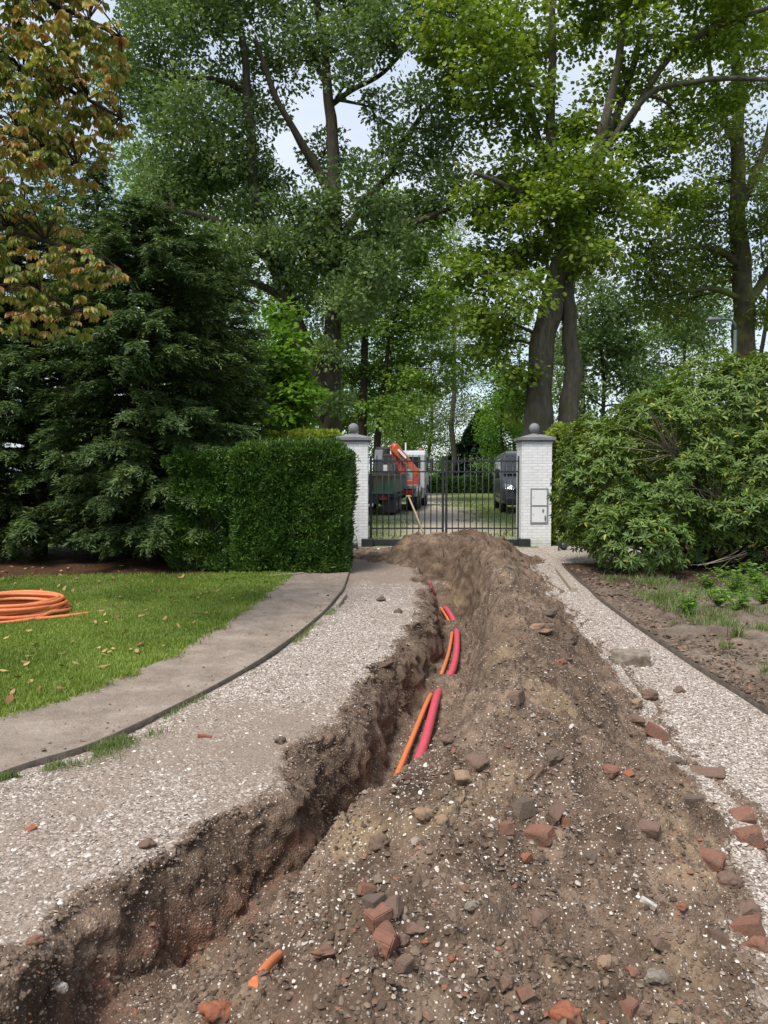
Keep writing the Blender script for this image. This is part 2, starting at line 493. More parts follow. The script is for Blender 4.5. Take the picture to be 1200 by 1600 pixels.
def ground_h(X, Y, detail=True, _base=False):
    """returns height and the masks of the drive, trench and heap"""
    X = np.asarray(X, float); Y = np.asarray(Y, float)
    w = 0.07 * vnoise(X * 1.7, Y * 1.7, seed=3) + 0.035 * vnoise(X * 5, Y * 5, seed=4)
    d = X - X_T(Y) + w * sstep(-0.9, -0.3, X - X_T(Y)) 
    toe = X_TOE(Y) + 0.13 * vnoise(X * 0.2, Y * 1.5, seed=8) + 0.07 * vnoise(X, Y * 5, seed=9)
    z0 = 0.012 * vnoise(X * 1.3, Y * 1.3, seed=1) + 0.006 * vnoise(X * 4, Y * 4, seed=2)
    z0 = z0 + 0.0035 * fbm(X * 22, Y * 22, seed=5, oct=2)
    # trench
    open_ = 1 - sstep(12.0, 14.4, Y)
    cover = np.clip(np.exp(-((Y - 7.5) / 0.34) ** 2) + 1.0 * np.exp(-((Y - 10.4) / 0.36) ** 2) + np.exp(-((Y - 12.3) / 0.33) ** 2)
                    + sstep(4.42, 3.9, Y) * (1 - 0.75 * np.exp(-((Y - 3.2) / 0.14) ** 2)), 0, 1)
    floor_z = -0.49 + 0.125 * cover + 0.02 * vnoise(X * 6, Y * 6, seed=12)
    steep = 0.5 + 0.5 * vnoise(X * 0.3, Y * 1.1, seed=14)
    lip = -0.44 + 0.13 * sstep(4.6, 3.0, Y) - 0.1 * (steep - 0.5) + 0.06 * vnoise(X * 0, Y * 2.6, seed=15)
    # left wall: crumbling shoulder, then near-vertical face, then toe
    wl_ = np.clip((d - lip) / (-0.16 - lip), 0, 1)
    sh = 0.52 + 0.12 * vnoise(X * 0.0, Y * 1.7, seed=16)
    prof = np.where(wl_ < sh, 0.24 * (wl_ / sh) ** 1.3, 0.24 + 0.76 * sstep(-0.12, 1.0, (wl_ - sh) / (1 - sh)) )
    left = z0 * (1 - prof) + floor_z * prof
    wr = np.clip((d - 0.2) / 0.36, 0, 1)
    # heap
    crest_h = (0.45 + 0.1 * vnoise(X * 0.0 + 3.3, Y * 0.55, seed=21) + 0.06 * vnoise(X * 0.6, Y * 1.1, seed=22)) * (0.72 + 0.28 * sstep(1.5, 4.5, Y))
    u = np.clip((X - X_T(Y) - 0.2) / np.maximum(toe - X_T(Y) - 0.2, 0.1), 0, 1)
    hump = np.where(u < 0.42, sstep(0.0, 0.52, u + 0.06), sstep(1.06, 0.30, u))
    hump = np.minimum(hump, 1.0)
    heap = crest_h * hump
    base_r = floor_z * (1 - sstep(0, 1, wr))
    right = base_r + heap * sstep(-0.05, 0.9, wr + 0.12)
    ztr = np.where(d < 0.0, left, right)
    zcl = z0 + np.where(d > 0.0, heap, 0)
    z = ztr * open_ + zcl * (1 - open_)
    # far mound in front of the gate
    rx, ry = (X - 1.3) / 1.85, (Y - 14.55) / 1.35
    wv = 0.22 * vnoise(X * 1.4, Y * 1.4, seed=31)
    r2 = np.sqrt(rx * rx + ry * ry) + wv
    mound = (0.45 + 0.1 * vnoise(X * 1.9, Y * 1.9, seed=32)) * sstep(1.15, 0.15, r2)
    zmax = 0.5 * (z + mound + np.sqrt((z - mound) ** 2 + 0.006)) - 0.03
    z = z + (zmax - z) * sstep(0.0, 0.3, mound)
    inheap = np.clip(sstep(0.0, 0.08, heap * (d > 0.05)) + sstep(0.02, 0.1, mound), 0, 1)
    trench = sstep(lip - 0.18, lip - 0.06, d) * (d < 0.6) * open_
    dirt = np.clip(np.maximum(inheap, sstep(lip - 0.14, lip + 0.12, d) * (d < 0.7) * open_), 0, 1)
    dirt = np.maximum(dirt, sstep(13.2, 14.6, Y - 0.9 * np.abs(X - 0.6) * (X < 0)) * 0.75 * (X < 2.6))
    near_toe = np.exp(-np.maximum(X - toe, 0) / 0.1) * (X >= toe)
    dirt = np.maximum(dirt, near_toe * 0.75)
    lump = np.exp(-(((X + 1.26) / 0.15) ** 2 + ((Y - 2.36) / 0.16) ** 2) * (1 + 0.4 * vnoise(X * 6, Y * 6, seed=55)))
    z = z + 0.07 * lump; dirt = np.maximum(dirt, sstep(0.15, 0.4, lump))
    # clods and crumbs on everything dug
    if _base: return z
    if detail:
        slope = np.hypot(ground_h(X, Y + 0.05, True, True) - z, ground_h(X + 0.05, Y, True, True) - z) / 0.05
        ws = 1 - 0.85 * sstep(0.7, 1.6, slope)
        rough = np.clip(dirt, 0, 1)
        f1, id1 = cells(X * 6.5 + vnoise(X * 9, Y * 9, seed=40) * 0.3, Y * 6.5, seed=41)
        clod = np.where(id1 > 0.5, np.clip(0.52 - f1, 0, 1) * (id1 - 0.4) * 0.24, 0)
        f2, id2 = cells(X * 19 + vnoise(X * 25, Y * 25, seed=42) * 0.3, Y * 19, seed=43)
        clod2 = np.where(id2 > 0.35, np.clip(0.55 - f2, 0, 1) * (id2 - 0.2) * 0.075, 0)
        f3, id3 = cells(X * 48, Y * 48, seed=44)
        clod3 = np.where(id3 > 0.3, np.clip(0.6 - f3, 0, 1) * 0.013 * id3, 0)
        big = 0.07 * fbm(X * 1.9, Y * 1.9, seed=45, oct=4, gain=0.55) + 0.014 * fbm(X * 11, Y * 11, seed=46, oct=3)
        rid = 0.055 * (1 - np.abs(fbm(X * 3.2 + 7, Y * 3.2, seed=47, oct=3)) * 1.6)
        fl = np.clip((np.abs(d) < 0.18) * open_, 0, 1) * 0.86
        wallm = trench * sstep(-0.08, -0.2, d)
        z = z + rough * (1 - fl) * (1 - 0.75 * wallm) * (big * (0.4 + 0.6 * ws) + (0.6 * rid + clod + clod2 + clod3) * ws)
        # horizontal crumbling of the cut wall
        z = z + 0.0 * wallm
    return z, dict(dirt=dirt, heap=inheap, trench=trench, d=d, cover=cover, toe=toe)

def hit(px, py, Y0=1.6, Y1=17.0):
    r = ray(px, py)
    Ys = np.linspace(Y0, Y1, 6000)
    t = Ys / r.y
    X, Z = r.x * t, CAM_H + r.z * t
    xl, xr = X_L(Ys), X_R(Ys)
    zg = ground_h(X, Ys)[0]
    zg = np.where(X < xl, Z_STRIP, np.where(X > xr, Z_BED, zg))
    k = np.argmax(Z <= zg)
    if not (Z <= zg).any(): k = len(Ys) - 1
    return Vector((X[k], Ys[k], zg[k]))

# ------------------------------------------------------------------ the drive, trench and heap as one grid cut into three meshes
def rows_y():
    py = np.arange(1960.0, 852.0, -1.25)
    Y = CAM_H * F_PX / (py - HORIZON)
    Y = Y[Y < 6.2]
    Y = np.concatenate([Y, np.arange(Y[-1] + 0.024, Y_END - 0.01, 0.024)])
    return np.concatenate([np.linspace(-3.0, Y[0] - 0.02, 60), Y, [Y_END]])
MAT_T = terrain_mat()
def build_drive():
    Ys = rows_y()
    nc = 640
    # columns: dense round the trench and heap
    s = np.linspace(0, 1, nc)
    X = np.empty((len(Ys), nc)); 
    for i, y in enumerate(Ys):
        a, b_ = float(X_L(y)), float(X_R(y))
        k0, k1 = max(a + 0.2, min(float(X_T(y)) - 0.85, 0.9)), min(b_ - 0.1, float(X_TOE(y)) + 0.25)
        X[i] = np.interp(s, [0, 0.17, 0.88, 1], [a, k0, k1, b_])
    Yg = np.repeat(Ys[:, None], nc, 1)
    Z, mk = ground_h(X, Yg)
    edge = np.minimum(sstep(0, 0.06, X - X[:, :1]), sstep(0, 0.06, X[:, -1:] - X))
    Z = Z * np.where(Z > 0, np.maximum(edge, 0.2), 1)
    # crumbling of the cut faces: true 3-D displacement along x
    dd_ = mk['d']; msk = np.clip(sstep(-0.75, -0.45, dd_) * sstep(0.02, -0.12, dd_) * mk['trench'], 0, 1) * (Z < 0.03)
    k_ = msk > 0.01
    xs_, ys_, zs_ = X[k_], Yg[k_], Z[k_]
    push = 0.05 * fbm(xs_ * 4, ys_ * 4, zs_ * 6, oct=4, seed=49) + 0.02 * fbm(xs_ * 17, ys_ * 17, zs_ * 17, oct=3, seed=50)
    Xd = X.copy(); Xd[k_] += push * msk[k_]
    hk = (mk['heap'] > 0.5)
    Xd[hk] += 0.02 * fbm(X[hk] * 6, Yg[hk] * 6, Z[hk] * 9, oct=3, seed=51)
    Yg = Yg.copy(); Yd_ = 0.035 * fbm(X[hk] * 5, Yg[hk] * 5, Z[hk] * 8, oct=4, seed=52); Yg[hk] += Yd_ * sstep(5, 9, Yg[hk])
    X = Xd
    V = np.stack([X, Yg, Z], -1).reshape(-1, 3)
    nr = len(Ys)
    I = np.arange(nr * nc).reshape(nr, nc)
    Fq = np.stack([I[:-1, :-1], I[:-1, 1:], I[1:, 1:], I[1:, :-1]], -1).reshape(-1, 4)
    dirt, d = mk['dirt'].ravel(), mk['d'].ravel()
    clay = (sstep(4.6, 3.4, Yg) * (mk['d'] < -0.08) * (Z < -0.2)).ravel() * 0.8
    sand = (sstep(0.05, 0.3, mk['heap'])).ravel() * 0.9 + ((np.abs(d) < 0.25) & (Yg.ravel() < 4.4)) * 0.7
    shell = np.clip(0.55 + 0.5 * vnoise(V[:, 0] * 1.1, V[:, 1] * 0.8, seed=60) - 0.35 * (mk['d'].ravel() < -0.1) * (V[:, 2] < -0.06) + 0.3 * sstep(6, 3, V[:, 1]) - 0.75 * sstep(9, 13, V[:, 1]), 0, 1)
    worn = worn_at(V[:, 0], V[:, 1])
    fc = Fq.mean(1).astype(int)
    hmask = mk['heap'].ravel()[Fq].mean(1) > 0.5
    tmask = (~hmask) & (mk['trench'].ravel()[Fq].mean(1) > 0.5)
    out = []
    for name, msk in (('driveway', ~hmask & ~tmask), ('trench', tmask), ('soil_heap', hmask)):
        f = Fq[msk]
        used = np.unique(f)
        remap = np.zeros(len(V), np.int32); remap[used] = np.arange(len(used))
        o = np_mesh(name, V[used], [remap[f]], MAT_T, attrs=dict(dirt=dirt[used], clay=clay[used], sand=sand[used], shell=shell[used], worn=worn[used]), smooth=True)
        out.append(o)
    out[0]['kind'] = 'structure'; out[1]['kind'] = 'structure'
    tag(out[2], 'long brown heap of dug soil and shell crumbs beside the open trench', 'soil heap')
    return out
build_drive()

# ------------------------------------------------------------------ strips at both sides, lawn, ground beyond
M_PATH = soil_mat("bare_sandy_soil", [(0.28, (0.175, 0.137, 0.107)), (0.5, (0.26, 0.209, 0.168)), (0.72, (0.345, 0.285, 0.235))], 3.0, 0.55)
M_BED = soil_mat("garden_soil", [(0.32, (0.1, 0.075, 0.057)), (0.5, (0.2, 0.156, 0.122)), (0.68, (0.31, 0.25, 0.2))], 2.6, 1.0, humus=(0.06, 0.04, 0.028))
def lawn_mat():
    m, n, l, b = new_mat("lawn_turf")
    tc = n.new('ShaderNodeTexCoord'); O = tc.outputs['Object']
    a = nz(n, l, 3, 8, O, 0.7)
    r = ramp(n, [(0.3, (0.07, 0.12, 0.02)), (0.6, (0.125, 0.21, 0.035)), (0.8, (0.18, 0.25, 0.06))])
    l.new(a.outputs['Fac'], r.inputs['Fac'])
    at_ = n.new('ShaderNodeAttribute'); at_.attribute_name = 'litter'
    f = nz(n, l, 14, 6, O, 0.7)
    r2 = ramp(n, [(0.3, (0.035, 0.022, 0.014)), (0.55, (0.085, 0.045, 0.025)), (0.75, (0.16, 0.075, 0.035))])
    l.new(f.outputs['Fac'], r2.inputs['Fac'])
    mx = n.new('ShaderNodeMixRGB'); l.new(at_.outputs['Fac'], mx.inputs['Fac'])
    l.new(r.outputs['Color'], mx.inputs['Color1']); l.new(r2.outputs['Color'], mx.inputs['Color2'])
    l.new(mx.outputs['Color'], b.inputs['Base Color']); b.inputs['Roughness'].default_value = 0.95
    b.inputs['Specular IOR Level'].default_value = 0.1
    bb = n.new('ShaderNodeBump'); bb.inputs['Strength'].default_value = 0.8; bb.inputs['Distance'].default_value = 0.03
    l.new(f.outputs['Fac'], bb.inputs['Height']); l.new(bb.outputs['Normal'], b.inputs['Normal'])
    return m
M_LAWN = lawn_mat()
def strip(name, fa, fb, za, zb, mat, nr, nc, rough, y0=-3.0, y1=Y_END, dense=1.0, bumpf=3.0, attrs=None, seed=70, flat=None, skirt=None):
    Ys = y0 + (y1 - y0) * np.linspace(0, 1, nr)
    s = np.linspace(0, 1, nc) ** dense
    A, B = np.array([fa(y) for y in Ys]), np.array([fb(y) for y in Ys])
    X = A[:, None] + (B - A)[:, None] * s[None]
    Yg = np.repeat(Ys[:, None], nc, 1)
    sz = np.linspace(0, 1, nc)
    Z = za + (zb - za) * sstep(0, 0.12, sz)[None] + 0 * X
    fade = (np.minimum(sz, 1 - sz) * 14).clip(0, 1)[None]
    Z = Z + fade * rough * (fbm(X * bumpf, Yg * bumpf, seed=seed, oct=4) + 0.35 * fbm(X * bumpf * 8, Yg * bumpf * 8, seed=seed + 1, oct=3))
    if flat: Z = np.where(flat(X, Yg), za, Z)
    if skirt == 'a': X = np.hstack([X[:, :1] - 0.012, X]); Yg = np.hstack([Yg[:, :1], Yg]); Z = np.hstack([Z[:, :1] * 0 - 0.08, Z]); nc += 1
    if skirt == 'b': X = np.hstack([X, X[:, -1:] + 0.012]); Yg = np.hstack([Yg, Yg[:, -1:]]); Z = np.hstack([Z, Z[:, -1:] * 0 - 0.08]); nc += 1
    V = np.stack([X, Yg, Z], -1).reshape(-1, 3)
    I = np.arange(nr * nc).reshape(nr, nc)
    Fq = np.stack([I[:-1, :-1], I[:-1, 1:], I[1:, 1:], I[1:, :-1]], -1).reshape(-1, 4)
    o = np_mesh(name, V, [Fq], mat, attrs=attrs(V) if attrs else None, smooth=True)
    o['kind'] = 'structure'
    return o
XW, XE = -14.0, 14.0
lawn_edge = lambda y: float(X_LAWN(y)) + 0.05 * float(vnoise(np.array([y * 2.1]), np.array([0.3]), seed=77)[0]) + 0.025 * float(vnoise(np.array([y * 7]), np.array([0.3]), seed=78)[0])
def litter(V):
    yy = 12.1 + 0.3 * vnoise(V[:, 0] * 1.5, V[:, 1] * 1.5, seed=80) - 0.25 * np.clip(-4.2 - V[:, 0], 0, 3) + 0.5 * np.clip(V[:, 0] + 3.4, 0, 2)
    return dict(litter=sstep(-0.25, 0.25, V[:, 1] - yy))
strip('lawn', lambda y: XW, lawn_edge, Z_STRIP, Z_STRIP, M_LAWN, 240, 200, 0.008, dense=0.6, attrs=litter)
strip('soil_path', lawn_edge, lambda y: float(X_L(y)) - 0.012, Z_STRIP, Z_STRIP, M_PATH, 900, 90, 0.011, bumpf=4, skirt='b')
strip('planting_bed', lambda y: float(X_R(y)) + 0.012, lambda y: XE, Z_BED, Z_BED, M_BED, 420, 260, 0.045, dense=1.8, bumpf=2.2, skirt='a', flat=lambda X, Y: (Y > 13.6) & (X < 6.4), attrs=lambda V: dict(humus=np.clip(sstep(10.3, 11.8, V[:, 1] + 0.8 * vnoise(V[:, 0] * 1.3, V[:, 1] * 1.3, seed=97)) * 0.95 + 0.45 * sstep(0.0, 0.6, vnoise(V[:, 0] * 0.9, V[:, 1] * 0.9, seed=98)), 0, 1)))
def apron():
    Ys = np.linspace(13.85, Y_END, 90); s_ = np.linspace(0, 1, 90)
    A = np.array([float(X_R(y)) for y in Ys]) - 0.02
    Bx = 5.6 + 0.25 * vnoise(Ys * 1.2, Ys * 0, seed=95)
    X = A[:, None] + (Bx - A)[:, None] * s_[None]; Yg = np.repeat(Ys[:, None], 90, 1)
    Z = Z_BED + 0.022 + 0.008 * fbm(X * 9, Yg * 9, seed=96, oct=2)
    Z[:, 0] = -0.02; Z[:, -1] = 0.0; Z[0] = 0.0
    V = np.stack([X, Yg, Z], -1).reshape(-1, 3)
    I = np.arange(8100).reshape(90, 90)
    Fq = np.stack([I[:-1, :-1], I[:-1, 1:], I[1:, 1:], I[1:, :-1]], -1).reshape(-1, 4)
    o = np_mesh('gravel_apron', V, [Fq], MAT_T, attrs=dict(dirt=np.zeros(8100), worn=np.full(8100, 0.12), shell=np.ones(8100)), smooth=True)
    o['kind'] = 'structure'
apron()

def yard_mat():
    m, n, l, b = new_mat("grass_and_track")
    tc = n.new('ShaderNodeTexCoord'); O = tc.outputs['Object']
    sx = n.new('ShaderNodeSeparateXYZ'); l.new(O, sx.inputs['Vector'])
    a = nz(n, l, 0.5, 8, O, 0.65); f = nz(n, l, 5, 8, O, 0.7)
    g = ramp(n, [(0.3, (0.075, 0.11, 0.026)), (0.55, (0.14, 0.175, 0.05)), (0.75, (0.23, 0.235, 0.11))])
    l.new(f.outputs['Fac'], g.inputs['Fac'])
    t = ramp(n, [(0.3, (0.26, 0.215, 0.16)), (0.7, (0.45, 0.39, 0.32))]); l.new(f.outputs['Fac'], t.inputs['Fac'])
    # track: x near 1.2 + bend, fading
    def mth(op, x, y):
        q = n.new('ShaderNodeMath'); q.operation = op
        for i, v in enumerate((x, y)):
            if hasattr(v, 'is_linked'): l.new(v, q.inputs[i])
            else: q.inputs[i].default_value = v
        return q.outputs[0]
    dx = mth('ABSOLUTE', mth('SUBTRACT', sx.outputs['X'], mth('ADD', 1.7, mth('MULTIPLY', mth('SUBTRACT', sx.outputs['Y'], 20), 0.03))), 0)
    v = mth('ADD', mth('MULTIPLY', dx, 0.38), mth('MULTIPLY', a.outputs['Fac'], 1.5))
    v = mth('SUBTRACT', v, 0.7)
    r = n.new('ShaderNodeMapRange'); l.new(v, r.inputs['Value']); r.inputs['From Min'].default_value = 0.25; r.inputs['From Max'].default_value = 0.95
    mx = n.new('ShaderNodeMixRGB'); l.new(r.outputs['Result'], mx.inputs['Fac'])
    l.new(t.outputs['Color'], mx.inputs['Color1']); l.new(g.outputs['Color'], mx.inputs['Color2'])
    l.new(mx.outputs['Color'], b.inputs['Base Color']); b.inputs['Roughness'].default_value = 0.95
    b.inputs['Specular IOR Level'].default_value = 0.1
    return m
M_YARD = yard_mat()
def ground():
    B = 1500.0
    xs = [-B, XW, XE, B]; ys = [-B, -3.0, Y_END, B]
    V, Fq = [], []
    for i in range(3):
        for j in range(3):
            if i == 1 and j == 1: continue
            b0 = len(V)
            V += [(xs[i], ys[j], 0), (xs[i + 1], ys[j], 0), (xs[i + 1], ys[j + 1], 0), (xs[i], ys[j + 1], 0)]
            Fq.append([b0, b0 + 1, b0 + 2, b0 + 3])
    o = np_mesh('ground', np.array(V), [np.array(Fq)], M_YARD)
    o['kind'] = 'structure'
ground()

# ------------------------------------------------------------------ edging boards
M_EDGE = plain("weathered_edging_board", (0.075, 0.058, 0.043), 0.85, var=0.5, scale=14, bump=0.5)
def edging(name, fx, y0, y1, h0, h1, thick, label, jit):
    Ys = np.arange(y0, y1, 0.06)
    X = np.array([float(fx(y)) for y in Ys]) + jit * vnoise(Ys * 1.3, Ys * 0, seed=90)
    top = h1 + 0.008 * vnoise(Ys * 1.1, Ys * 0, seed=91)
    tx = np.gradient(X, Ys); nx, ny = 1 / np.sqrt(1 + tx ** 2), -tx / np.sqrt(1 + tx ** 2)
    V = []
    for s, z in ((-1, None), (-1, 1), (1, 1), (1, None)):
        V.append(np.stack([X + s * nx * thick / 2, Ys + s * ny * thick / 2, top if z else top * 0 + h0], -1))
    n = len(Ys); V = np.concatenate(V)
    i = np.arange(n - 1)
    Fq = np.concatenate([np.stack([k * n + i, k * n + i + 1, ((k + 1) % 4) * n + i + 1, ((k + 1) % 4) * n + i], -1) for k in range(4)])
    caps = np.array([[0, n, 2 * n, 3 * n], [n - 1, 4 * n - 1, 3 * n - 1, 2 * n - 1]])
    tag(np_mesh(name, V, [Fq, caps], M_EDGE), label, 'edging')
edging('edging_board', X_L, -2.5, 15.0, -0.06, 0.031, 0.013, 'thin dark curved edging board between grey soil path and shell drive', 0.01)
edging('edging_board', X_R, -2.5, 13.85, -0.06, 0.036, 0.016, 'straight dark edging board along right planting bed and white shell gravel', 0.012)

# ------------------------------------------------------------------ loose shells and crumbs (nobody could count them)
PEB = np.array([(cos(k * pi / 3 + 0.2), sin(k * pi / 3 + 0.2), 0.0) for k in range(6)] + [(0.62 * cos(k * pi / 2), 0.62 * sin(k * pi / 2), 0.62) for k in range(4)], float)
PEBF = np.array([(0, 1, 6), (1, 7, 6), (1, 2, 7), (2, 3, 8), (2, 8, 7), (3, 4, 8), (4, 9, 8), (4, 5, 9), (5, 0, 6), (5, 6, 9), (6, 7, 8), (6, 8, 9)])
def pebbles(name, P, S, mat, flat=0.6, kind='stuff', label=None):
    n = len(P)
    a = RNG.uniform(0, 2 * pi, n)
    st = RNG.uniform(0.55, 1.0, (n, 1))
    base = PEB[None] * np.stack([S, S * st[:, 0], S * flat * RNG.uniform(0.6, 1.3, n)], -1)[:, None, :]
    base = base * RNG.uniform(0.75, 1.25, (n, len(PEB), 1))
    ca, sa = np.cos(a)[:, None], np.sin(a)[:, None]
    x, y, z = base[..., 0], base[..., 1], base[..., 2]
    tilt = RNG.normal(0, 0.35, (n, 1))
    z, x = z + x * np.sin(tilt), x * np.cos(tilt)
    V = np.stack([x * ca - y * sa, x * sa + y * ca, z], -1) + P[:, None, :]
    F_ = (PEBF[None] + (np.arange(n) * len(PEB))[:, None, None]).reshape(-1, 3)
    rn = np.repeat(RNG.uniform(0, 1, n), len(PEB))
    o = np_mesh(name, V.reshape(-1, 3), [F_], mat, attrs=dict(rnd=rn))
    tag(o, label, None, None, kind)
    return o
M_SHELL = leaf_mat("shell_chips", [(0.0, (0.17, 0.125, 0.095)), (0.3, (0.27, 0.212, 0.17)), (0.55, (0.38, 0.32, 0.27)), (0.8, (0.5, 0.44, 0.385)), (1.0, (0.68, 0.63, 0.57))], trans=0, rough=0.7)
M_CRUMB = leaf_mat("soil_crumbs", [(0.0, (0.07, 0.051, 0.038)), (0.5, (0.152, 0.108, 0.078)), (0.88, (0.215, 0.16, 0.118)), (0.94, (0.17, 0.11, 0.08)), (0.97, (0.2, 0.1, 0.07)), (1.0, (0.28, 0.12, 0.07))], trans=0, rough=0.95, spec=0.1)
def scatter_ground():
    n = 300000
    u = RNG.uniform(0, 1, n)
    Y = 1.4 * (15.5 / 1.4) ** (u ** 1.2)          # denser nearby
    X = X_L(Y) + 0.05 + RNG.uniform(0, 1, n) * (X_R(Y) - X_L(Y) - 0.1)
    keep = np.abs(X) < 0.62 * Y + 0.5
    X, Y = X[keep], Y[keep]
    Z, mk = ground_h(X, Y)
    dirt = mk['dirt']
    r = RNG.uniform(0, 1, len(X))
    patch = vnoise(X * 1.4, Y * 1.4, seed=61) + 0.5 * vnoise(X * 5, Y * 5, seed=62)
    wall = (mk['d'] < -0.12) & (Z < -0.08)
    pw = np.where(dirt < 0.4, np.where(X > mk['toe'] - 0.2, 0.5, np.clip(0.6 - 0.62 * worn_at(X, Y), 0.05, 0.6)), np.clip(0.032 + 0.13 * patch, 0.006, 0.28) * np.where(wall, 0.55, 1.0) * np.where(Y > 9, 0.4, 1))
    wht = r < pw
    S = np.exp(RNG.normal(0, 0.42, len(X))) * np.where(dirt < 0.4, 0.0058, 0.0052)
    S = np.clip(S, 0.003, 0.019)
    P = np.stack([X, Y, Z + 0.001], -1)
    o = pebbles('shell_chips', P[wht], S[wht], M_SHELL, 0.5, label='white and tan shell chips strewn over drive and soil')
    cr = (~wht) & (dirt > 0.35) & (RNG.uniform(0, 1, len(X)) < 0.5)
    S2 = np.clip(np.exp(RNG.normal(0, 0.55, cr.sum())) * 0.0047, 0.0028, 0.0155)
    pebbles('soil_crumbs', P[cr], S2, M_CRUMB, 0.75, label='brown crumbs of soil and brick grit on the dug ground')
scatter_ground()
def side_crumbs():
    n = 10500
    Y = 3.5 * (13.0 / 3.5) ** RNG.uniform(0, 1, n)
    right = RNG.uniform(0, 1, n) < 0.97
    X = np.where(right, X_R(Y) + 0.03 + RNG.exponential(0.9, n), X_L(Y) - 0.02 - RNG.exponential(0.22, n))
    ok = np.where(right, True, X > X_LAWN(Y) + 0.03)
    X, Y, right = X[ok], Y[ok], right[ok]
    Z = np.where(right, Z_BED + 0.012, Z_STRIP + 0.004)
    S = np.clip(np.exp(RNG.normal(0, 0.6, len(X))) * np.where(right, 0.011, 0.0055), 0.003, 0.04)
    pebbles('soil_crumbs', np.stack([X, Y, Z], -1), S, M_CRUMB, 0.7, label='loose soil crumbs on the planting bed and the soil path')
side_crumbs()
# ------------------------------------------------------------------ foliage tools
SHAPES = {
    'quad': (np.array([(0, 0, 0), (0.45, 0.5, 0.1), (1, 0, -0.08), (0.42, -0.5, 0.1)]), [np.array([(0, 2, 1), (0, 3, 2)])]),
    'lobed': (np.array([(0, 0, 0), (0.22, 0.42, 0.05), (0.42, 0.26, 0.06), (0.66, 0.5, 0.02), (1, 0, -0.1), (0.66, -0.5, 0.02), (0.42, -0.26, 0.06), (0.22, -0.42, 0.05)]),
              [np.array([(0, 2, 1), (0, 4, 2), (2, 4, 3), (0, 7, 6), (0, 6, 4), (6, 5, 4)])]),
    'oval': (np.array([(0, 0, 0), (0.3, 0.42, 0.09), (0.68, 0.4, 0.06), (1, 0, -0.12), (0.68, -0.4, 0.06), (0.3, -0.42, 0.09)]),
             [np.array([(0, 3, 2), (0, 2, 1), (0, 5, 4), (0, 4, 3)])]),
    'obov': (np.array([(0, 0, 0), (0.35, 0.22, 0.1), (0.72, 0.5, 0.05), (1, 0, -0.2), (0.72, -0.5, 0.05), (0.35, -0.22, 0.1)]),
             [np.array([(0, 3, 2), (0, 2, 1), (0, 5, 4), (0, 4, 3)])]),
    'blade': (np.array([(0, 0.5, 0), (0, -0.5, 0), (1, 0, 0)]), [np.array([(0, 1, 2)])]),
    'needle': (np.array([(0, 0.35, 0), (0, -0.35, 0), (0.6, -0.5, 0.02), (1, 0, 0), (0.6, 0.5, 0.02)]), [np.array([(0, 1, 2), (0, 2, 4), (4, 2, 3)])]),
}
def unit(v): return v / np.maximum(np.linalg.norm(v, axis=-1, keepdims=True), 1e-9)
def leaves(P, D, N, L, W, shape='quad', curl=1.0):
    """returns verts (n*k,3) and faces for n leaves at P, along D, facing N"""
    tv, tf = SHAPES[shape]
    D = unit(D); N = unit(N - D * (N * D).sum(-1, keepdims=True)); B = np.cross(N, D)
    L = np.broadcast_to(L, len(P)); W = np.broadcast_to(W, len(P))
    V = (P[:, None] + D[:, None] * (tv[None, :, 0:1] * L[:, None, None]) + B[:, None] * (tv[None, :, 1:2] * W[:, None, None])
         + N[:, None] * (tv[None, :, 2:3] * (L * curl)[:, None, None]))
    k = len(tv)
    F_ = [(f[None] + (np.arange(len(P)) * k)[:, None, None]).reshape(-1, f.shape[1]) for f in tf]
    return V.reshape(-1, 3), F_, k
def leaf_obj(name, P, D, N, L, W, rnd, mat, parent, shape='quad', loc=None, curl=1.0):
    V, F_, k = leaves(P, D, N, L, W, shape, curl)
    return np_mesh(name, V, F_, mat, parent, dict(rnd=np.repeat(np.clip(rnd, 0, 1), k)), loc=loc)
def rdir(n, up=0.0):
    v = RNG.normal(0, 1, (n, 3)); v[:, 2] += up
    return unit(v)

def limb_pts(pix):
    """[(px,py,Y,r)] -> smooth list of (Vector, r)"""
    q = np.array([[*at(px, py, Y), r] for px, py, Y, r in pix])
    P = np.vstack([2 * q[0] - q[1], q, 2 * q[-1] - q[-2]])
    out = []
    for i in range(1, len(P) - 2):
        for t in np.linspace(0, 1, 5, endpoint=False):
            a, b_, c, d = P[i - 1], P[i], P[i + 1], P[i + 2]
            out.append(0.5 * (2 * b_ + (c - a) * t + (2 * a - 5 * b_ + 4 * c - d) * t ** 2 + (3 * b_ - a - 3 * c + d) * t ** 3))
    out.append(P[-2])
    return np.array(out)
def base_point(px, Y): return Vector(((px - 600) / F_PX * Y, Y, 0.0))

